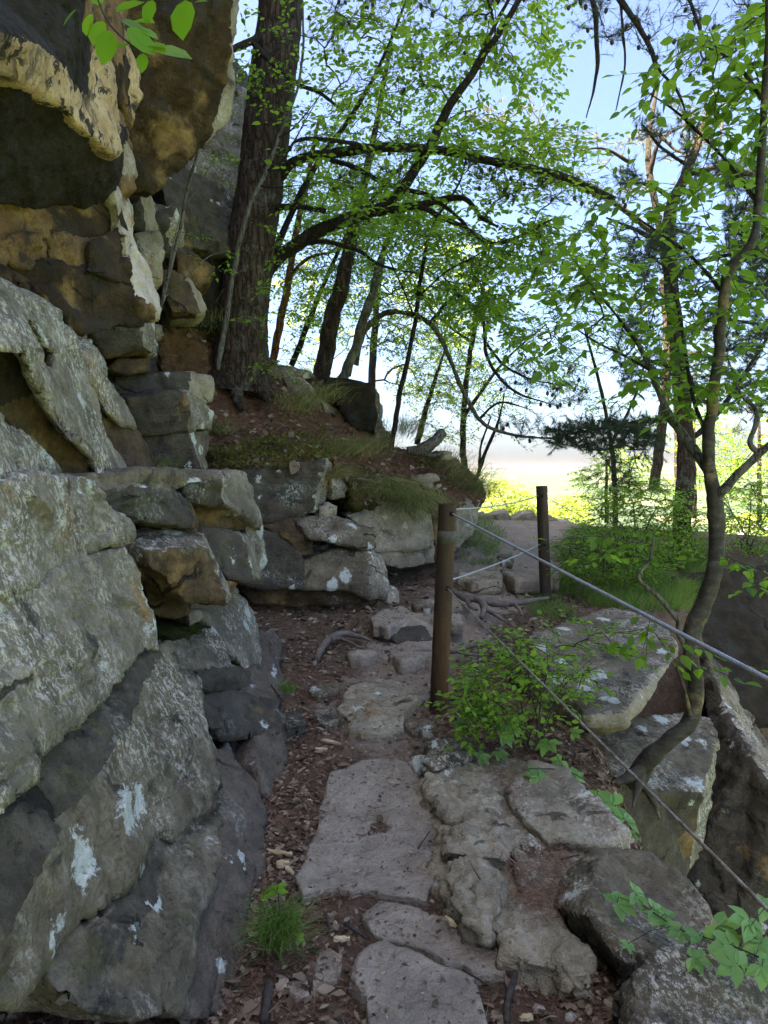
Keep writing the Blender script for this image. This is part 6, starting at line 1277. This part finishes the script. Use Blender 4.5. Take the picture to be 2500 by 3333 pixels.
creeper('creeper of five fingered leaves under the shrub', [(*q8(700, 430), 3.75, .8), (*q8(745, 455), 3.6, .8), (*q8(805, 437), 3.65, .8), (*q8(690, 352), 3.9, .9), (*q8(835, 350), 3.75, 1.1), (*q8(820, 385), 3.7, 1.0), (*q8(745, 320), 3.9, 1.0)], .075, [(*q8(700, 470), 3.7), (*q8(780, 420), 3.7), (*q8(840, 380), 3.75)])
creeper('creeper reaching over the brink below the thin cable', [(*q8(930, 515), 3.34, 1.0), (*q8(960, 405), 3.64, 1.1), (*q8(1000, 465), 3.54, .8), (*q8(1045, 515), 3.44, .9), (*q8(1040, 375), 3.74, .7), (*q8(1120, 580), 3.24, .9), (*q8(1165, 605), 3.09, 1.5), (*q8(1205, 650), 3.04, 1.3), (*q8(1215, 700), 3.04, .7)], .075, [(*q8(900, 490), 3.34), (*q8(1030, 500), 3.39), (*q8(1150, 590), 3.14), (*q8(1215, 690), 2.99)])
creeper('long creeper arching in from the bottom right corner', [(*q8(1180, 915), 2.21, 1.2), (*q8(1240, 885), 2.21, 1.0), (*q8(1300, 940), 2.16, 1.0), (*q8(1340, 960), 2.14, 1.1), (*q8(1390, 1000), 2.06, 1.0), (*q8(1440, 1020), 2.01, .8), (*q8(1500, 990), 2.06, 1.2), (*q8(1555, 1060), 1.96, 1.3), (*q8(1600, 970), 2.01, 1.2), (*q8(1640, 1040), 1.96, 1.2), (*q8(1560, 1110), 1.86, 1.1), (*q8(1640, 1120), 1.86, 1.0), (*q8(1420, 1090), 1.91, .8), (*q8(1215, 1045), 2.01, .5), (*q8(1650, 930), 2.06, 1.0)], .058,
        [(*q8(1700, 1120), 1.86), (*q8(1540, 1050), 1.96), (*q8(1380, 1000), 2.06), (*q8(1270, 930), 2.18), (*q8(1190, 900), 2.21)])
creeper('leafy seedling in the grass tuft at the bottom left', [(597, 1925, 2.32, 1.2), (600, 1915, 2.34, 1.0), (575, 1930, 2.32, .8), (630, 1985, 2.3, .9), (645, 2025, 2.26, .7)], .036, [(600, 2040, 2.25), (604, 1980, 2.3), (600, 1915, 2.33)], 'shrub_leaf', 4, None, 'seedling', 'seedling')
creeper('seedlings with small leaves on the ledge beside the pine trunk', [(380, 685, 8.0, 1.0), (395, 680, 8.0, 1.0), (370, 690, 7.9, .9), (408, 690, 8.0, .8)], .08, [(385, 712, 8.0), (386, 695, 8.0), (384, 680, 8.0)], 'shrub_leaf', 5, None, 'seedling', 'seedling')
creeper('sprig with pale leaves in front of the dark boulder on the bank', [(860, 830, 8.9, .8), (835, 835, 8.9, .8), (870, 850, 8.9, 1), (905, 842, 8.9, .8), (930, 838, 8.9, .8), (950, 848, 8.9, .7), (1000, 880, 9, .7)], .075, [(880, 870, 9.0), (890, 845, 8.9), (950, 845, 8.9)], 'shrub_leaf', 5, None, 'sprig', 'sprig')

# ------------------------------------------------------------------ litter on the path and the bank
def litter(name, label, P, N, size, mat, tpls, cat, jn=.35, lift=.006):
    n = len(P); idx = RNG.integers(0, len(tpls), n); parts = []
    a = RNG.uniform(0, 6.283, n); N = norm(np.asarray(N) + RNG.normal(0, jn, (n, 3))); t_ = np.stack([np.cos(a), np.sin(a), 0 * a], 1); D = t_ - N * (t_ * N).sum(1)[:, None]
    S = RNG.lognormal(0, .38, n) * size; R = RNG.random(n); vv, ff, rr, b = [], [], [], 0
    for k, tp in enumerate(tpls):
        m = idx == k
        if not m.any(): continue
        v, f, r = place(tp, P[m] + N[m] * lift, D[m], N[m], S[m], R[m]); vv.append(v); ff.append(f + b); rr.append(r); b += len(v)
    tag(link(name, fast_mesh(name, np.concatenate(vv), np.concatenate(ff), np.concatenate(rr)), None, (M[mat],), True), label, cat, kind='stuff')
def ground_pts(n, xr, yr, dens):
    x = RNG.uniform(*xr, n * 4); y = RNG.uniform(*yr, n * 4) ; k = RNG.random(n * 4) < dens(x, y); x, y = x[k][:n], y[k][:n]
    z = ground_h(x, y); e = .03
    N = norm(np.stack([-(ground_h(x + e, y) - z) / e, -(ground_h(x, y + e) - z) / e, np.ones_like(x)], 1)); return np.stack([x, y, z], 1), N
def side(x, y):
    mid = np.interp(y, [0, 2, 3.5, 4.6, 6, 7.5, 9, 10, 12], [.25, .15, .0, -.05, .35, 1.05, 1.6, 1.9, 2.4]); wd = np.interp(y, [0, 4, 7, 12], [.38, .34, .5, .9])
    return np.clip(np.abs(x - mid) / wd, 0, 1.4) ** 2 * .6 + .04
P, N = ground_pts(12000, (-1.4, 1.3), (1.5, 4.6), side); litter('leaf_litter', 'brown dead leaves heaped along the cliff foot and path edge', P, N, .032, 'litter', LITTER, 'dead leaves')
P, N = ground_pts(4200, (-1.6, 2.2), (4.4, 8.6), lambda x, y: side(x, y) + .03); litter('leaf_litter', 'brown dead leaves around the stone steps', P, N, .042, 'litter', LITTER, 'dead leaves')
P, N = ground_pts(9000, (-1.2, 1.5), (1.5, 6), lambda x, y: .25 + side(x, y)); litter('leaf_crumbs', 'small broken leaf crumbs all over the near path', P, N, .022, 'litter', [LEAF_LO], 'leaf crumbs', .3, .012)
P, N = ground_pts(5000, (-1.2, 3), (6, 12.5), lambda x, y: 1.0 + 0 * x); litter('leaf_crumbs', 'leaf crumbs on the far path', P[:900], N[:900], .03, 'litter', [LEAF_LO], 'leaf crumbs', .3, .01)
NEED = (np.array([(0, -.012, 0), (0, .012, 0), (1, 0, .03)]), np.array([(0, 1, 2)]))
P, N = ground_pts(44000, (-1.1, 1.35), (1.5, 5.5), lambda x, y: .25 + side(x, y) + .5 * ((x > .45) & (x < 1.1))); litter('dead_needles', 'reddish pine needles strewn over the near path', P, N, .055, 'redneedle', [NEED], 'pine needles', .25, .014)
P, N = mesh_points(bank, 60000); litter('dead_needles', 'reddish pine needles covering the bank under the pine', P, N, .085, 'redneedle', [NEED], 'pine needles', .35, .012)
P, N = mesh_points(bank, 3200); litter('leaf_litter', 'brown leaves caught on the bank', P, N, .055, 'litter', LITTER, 'dead leaves', .4, .01)
Q = []; QN = []
for o in FLAGS:
    dim = o.dimensions.x * o.dimensions.y
    if dim > .01:
        p_, n_ = mesh_points(o, int(25 + min(dim, 1) * 700)); Q.append(p_); QN.append(n_)
Q = np.concatenate(Q); QN = np.concatenate(QN); h_ = RNG.random(len(Q)) < .55
litter('leaf_crumbs', 'crumbs and bits of bark lying on the stone slabs', Q[h_], QN[h_], .016, 'litter', [LEAF_LO], 'leaf crumbs', .3, .003)
litter('dead_needles', 'single dead needles lying on the stone slabs', Q[~h_], QN[~h_], .045, 'redneedle', [NEED], 'pine needles', .1, .004)
P, N = mesh_points(SHELF, 5200); litter('dead_needles', 'red needles filling the hollows between the eroded rocks', P, N, .05, 'redneedle', [NEED], 'pine needles', .35, .006)
P, N = mesh_points(SHELF, 260); litter('leaf_crumbs', 'leaf bits among the eroded rocks', P, N, .02, 'litter', [LEAF_LO], 'leaf crumbs', .35, .006)
for lab, poly, n, h0 in (('red needle bed between the eroded rocks and the boulders', [(1110, 1840), (1200, 1820), (1240, 1870), (1215, 1960), (1150, 1995), (1105, 1930)], 1500, (.055, .10)), ('red needles on the flat rock below the shrub', [(1030, 1625), (1150, 1600), (1200, 1680), (1130, 1735), (1050, 1690)], 900, (.10, .13))):
    P = np.array([tuple(p) for p in poly_sample(poly, n, h0)]); litter('dead_needles', lab, P, np.tile([0, 0, 1.], (n, 1)), .05, 'redneedle', [NEED], 'pine needles', .5, .004)
# mossy crusts as short fibres on the bank
mp = [(455, 975), (560, 960), (600, 915), (660, 905), (705, 935), (715, 990), (560, 1012), (455, 1010)]
P, N = mesh_points(bank, 30000); k = near_px(P, mp) | near_px(P, [(800, 1010), (920, 1040), (960, 1090), (790, 1080)])
t = NT('green_moss'); M['mossf'] = t.bsdf(t.mix(t.attr('rnd'), (.05, .058, .012), (.19, .20, .035)), .9)
P = P[k & (fbm(P * 3.2, 3, 33) > .10)]; P = P + np.array([0, -.01, .012]); P = np.repeat(P, 4, 0) + RNG.normal(0, .015, (len(P) * 4, 3)); V, F, R = blades(P, RNG.uniform(.025, .06, len(P)), (0, -.3, 0), .005, .4, .8)
tag(link('moss', fast_mesh('moss', V, F, R), None, (M['mossf'],)), 'yellow green moss cushion on the rim of the bank', 'moss', kind='stuff')

# pebbles and flakes of stone
t = NT('pebble'); M['pebble'] = t.bsdf(t.ramp(t.attr('rnd'), [(0, (.10, .085, .07)), (.6, (.26, .225, .19)), (1, (.44, .40, .35))]), .9)
bmp = bmesh.new(); bmesh.ops.create_icosphere(bmp, subdivisions=1, radius=.5); pv = np.array([v.co[:] for v in bmp.verts]) * np.array([1, .75, .45]); pf = np.array([[v.index for v in f.verts] for f in bmp.faces]); bmp.free()
P, N = ground_pts(2600, (-1.0, 2.2), (1.6, 11.5), lambda x, y: .3 + 0 * x); n = len(P)
V, F, R = place((pv, pf), P, np.stack([np.cos(P[:, 0] * 99), np.sin(P[:, 0] * 99), 0 * P[:, 0]], 1), N + RNG.normal(0, .2, (n, 3)), RNG.lognormal(-4.3, .6, n), RNG.random(n))
tag(link('gravel', fast_mesh('gravel', V, F, R), None, (M['pebble'],), False), 'small stones and grit scattered on the path', 'gravel', kind='stuff')

# sticks, split wood chips, roots, the fallen log
def stick(label, pts, rad, mat='twig', name='stick', cat='stick', group='sticks lying on the path', sides=7, rough=.15):
    P_ = smooth_path([at(*q) for q in pts], 6); R_ = interp_r(rad, len(P_)); R_ = [r * random.uniform(1 - rough, 1 + rough) for r in R_]
    P_ = [p + Vector((0, 0, r * .6)) for p, r in zip(P_, R_)]; mb = MB(); mb.tube(P_, R_, sides); return tag(mb.build(name, M[mat]), label, cat, group)
def S8(L, h=.02): return [(*q8(x, y), h) for x, y in L]
stick('dark stick left of the near stone slabs', S8([(315, 985), (345, 1005), (385, 1030)]), [.008, .007, .004]); stick('short dark twig standing in the leaves left of the slabs', S8([(258, 960), (266, 1000)]), [.006, .004])
stick('forked grey stick at the bottom of the picture', S8([(860, 1130), (845, 1190), (830, 1240), (828, 1300)]), [.010, .011, .011, .008]); stick('stout dark stick against the cliff foot at the bottom', S8([(75, 1180), (68, 1230), (55, 1300)]), [.014, .015, .014])
stick('thin stick lying on the big trodden slab', [(*q8(548, 745), .06), (*q8(585, 690), .06)], [.004, .003]); stick('short stick between near slabs and eroded rocks', S8([(1000, 780), (1060, 765)], .09), [.004, .003])
stick('pale thin twig below the second slab', S8([(690, 1130), (790, 1190)], .03), [.004, .002])
stick('thin bare twig crossing the flat slab', [(1290, 1390, .42), (1340, 1400, .42), (1400, 1412, .42)], [.004, .003, .002], group=None)
def chip(label, x, y, L, a, w=.018, h=.03):
    c = at(*q8(x, y), h); a = math.radians(a); bm = bmesh.new(); rr = random.Random(int(x)); n = 7
    rows = []
    for i in range(n):
        t_ = i / (n - 1); ww = w * (.55 + .45 * math.sin(math.pi * min(t_ * 1.2, 1))) * rr.uniform(.7, 1.1)
        rows.append([bm.verts.new(((t_ - .5) * L, sx * ww * .5 + rr.gauss(0, .0015), sz * w * .22 + rr.gauss(0, .001))) for sx, sz in ((-1, -1), (1, -1), (1, 1), (-1, 1))])
    for r1, r2 in zip(rows, rows[1:]):
        for k in range(4): bm.faces.new([r1[k], r1[(k + 1) % 4], r2[(k + 1) % 4], r2[k]])
    bm.faces.new(rows[0][::-1]); bm.faces.new(rows[-1]); me = bpy.data.meshes.new('wood_chip'); bm.to_mesh(me); bm.free(); me.materials.append(M['chip'])
    o = bpy.data.objects.new('wood_chip', me); COL.objects.link(o); o.location = c; o.rotation_euler = (rr.uniform(-.2, .2), rr.uniform(-.1, .1), a); tag(o, label, 'wood chip', 'pale wood chips on the path')
chip('longest pale split wood chip at the cliff foot', 110, 757, .105, -22, .024); chip('squat pale wood chip below the long one at the cliff foot', 118, 792, .05, 10, .035); chip('pointed wood chip sticking out below the squat one', 140, 812, .05, -50, .02)
chip('long wood chip in the leaves below the pale step stone', 272, 405, .13, -32, .026); chip('short wood chip beside the long one below the step stone', 240, 428, .07, -5, .03); chip('small wood chip above the second slab', 305, 1030, .055, 5, .02)
chip('wood chip lying against the largest eroded rock', 650, 975, .06, -60, .02, .07); chip('tiny wood chip at the bottom of the picture', 890, 1280, .04, 20, .025)
chip('thin chip near the step stone top', 305, 200, .10, 5, .02)
def root(label, paths):
    o = tag(empty('tree_root', at(*paths[0][0][0])), label, 'root', 'bare roots crossing the path')
    for q, r in paths:
        P_ = smooth_path([at(*k) for k in q], 8); R_ = interp_r(r, len(P_)); mb = MB(); mb.tube([p + Vector((0, random.gauss(0, .006), R_[i] * .5)) for i, p in enumerate(P_)], [x * random.uniform(.88, 1.12) for x in R_], 9); mb.build('root_strand', M['root'], o)
root('knot of bleached roots crossing the path before the second post', [([(975, 1278, 6.9), (1005, 1296, 6.7), (1035, 1300, 6.65), (1046, 1318, 6.5), (1040, 1338, 6.35)], [.02, .035, .04, .035, .02]), ([(1035, 1300, 6.65), (1075, 1308, 6.6), (1110, 1306, 6.65), (1150, 1300, 6.7), (1185, 1292, 6.9)], [.035, .035, .03, .025, .012]),
      ([(1000, 1282, 6.8), (1015, 1310, 6.55), (1030, 1318, 6.5)], [.015, .02, .015]), ([(1110, 1306, 6.65), (1122, 1318, 6.5), (1126, 1330, 6.4)], [.02, .015, .008]), ([(1046, 1318, 6.5), (1070, 1330, 6.35), (1095, 1345, 6.2)], [.025, .018, .01])])
root('thin pale root snaking past the near post on its right', [([(955, 1412, 5.6), (985, 1408, 5.65), (1010, 1400, 5.7), (1050, 1392, 5.75), (1100, 1385, 5.8)], [.015, .022, .022, .018, .01]), ([(985, 1408, 5.65), (1010, 1415, 5.55), (1045, 1418, 5.5)], [.014, .012, .006])])
root('gnarled root in the leaves below the outcrop', [([(683, 1432, 5.55), (690, 1412, 5.65), (710, 1385, 5.85), (740, 1372, 6.0), (780, 1378, 6.0), (800, 1385, 5.9)], [.022, .028, .03, .028, .02, .01]), ([(710, 1385, 5.85), (735, 1382, 5.9), (770, 1395, 5.75)], [.02, .018, .008])])
root('small root loop on the upper steps behind the second post', [([(1085, 1235, 8.6), (1100, 1250, 8.4), (1120, 1262, 8.3), (1140, 1270, 8.2)], [.03, .03, .022, .01]), ([(1085, 1240, 8.5), (1095, 1256, 8.35), (1092, 1268, 8.2)], [.022, .02, .01])])
T = Tree('fallen_log', 'dead mossy log stub jutting from the bank like a horn', 'log', at(885, 975, 9.2))
T.limb(path_pts([(878, 972, 9.15), (905, 972, 9.15), (925, 962, 9.15), (942, 948, 9.2), (958, 933, 9.25)]), [.05, .075, .07, .065, .062], 'bark_grey', 'trunk', 14, 8, rough=.008)
T.limb(path_pts([(905, 975, 9.15), (935, 985, 9.1), (960, 975, 9.1)]), [.04, .03, .01], 'bark_grey', 'branch', 8, 6, rough=.004)

# ------------------------------------------------------------------ the town in the valley and the air
me = bpy.data.meshes.new('house_wall'); hw = MB(); hw.box((0, 0, 2.6), (12, 8, 5.2)); hwm = hw.mesh('house_wall'); t = NT('white_wall'); M['hwall'] = t.bsdf((.72, .68, .62), .8); hwm.materials.append(M['hwall'])
hr = MB(); hr.add([(-6.5, -4.6, 5.2), (6.5, -4.6, 5.2), (6.5, 4.6, 5.2), (-6.5, 4.6, 5.2), (-6.5, 0, 8.4), (6.5, 0, 8.4)], [(0, 1, 5, 4), (2, 3, 4, 5), (1, 2, 5), (3, 0, 4), (3, 2, 1, 0)]); hrm = hr.mesh('house_roof')
t = NT('roof_tile'); M['hroof'] = t.bsdf(t.mix(t.orand(), (.35, .14, .10), (.42, .36, .32)), .8); hrm.materials.append(M['hroof'])
hrng = random.Random(5)
for i in range(70):
    px, py = hrng.uniform(1540, 1760), hrng.uniform(1108, 1215)
    d = (EYE + 180) / ((py - 1020) / 1533.)
    p = at(px, py, d); z = float(far_h(np.array([p.x]), np.array([p.y]))[0])
    r = empty('house', (p.x, p.y, z - .3)); tag(r, 'tiny pale house of the town down in the valley', 'house', 'houses of the town in the valley')
    r.rotation_euler = (0, 0, hrng.uniform(0, 3.14)); s = hrng.uniform(.8, 1.6); r.scale = (s, s, s)
    for nm, m_ in (('wall', hwm), ('roof', hrm)):
        o = bpy.data.objects.new(nm, m_); COL.objects.link(o); o.parent = r
bm = bmesh.new(); bmesh.ops.create_cube(bm, size=1.0)
for v in bm.verts: v.co = Vector((v.co.x * 19000, -900 + (v.co.y + .5) * 13500, -260 + (v.co.z + .5) * 370))
me = bpy.data.meshes.new('haze'); bm.to_mesh(me); bm.free()
t = NT('haze'); pvn = t.N.new('ShaderNodeVolumePrincipled'); pvn.inputs['Color'].default_value = (.93, .95, 1, 1); pvn.inputs['Density'].default_value = 0.22e-4; pvn.inputs['Anisotropy'].default_value = .3
t.L.new(pvn.outputs[0], t.out.inputs['Volume'])
hz = bpy.data.objects.new('haze', me); COL.objects.link(hz); me.materials.append(t.m); tag(hz, kind='stuff')
print('TRI', TRI[0], 'objects', len(bpy.data.objects))
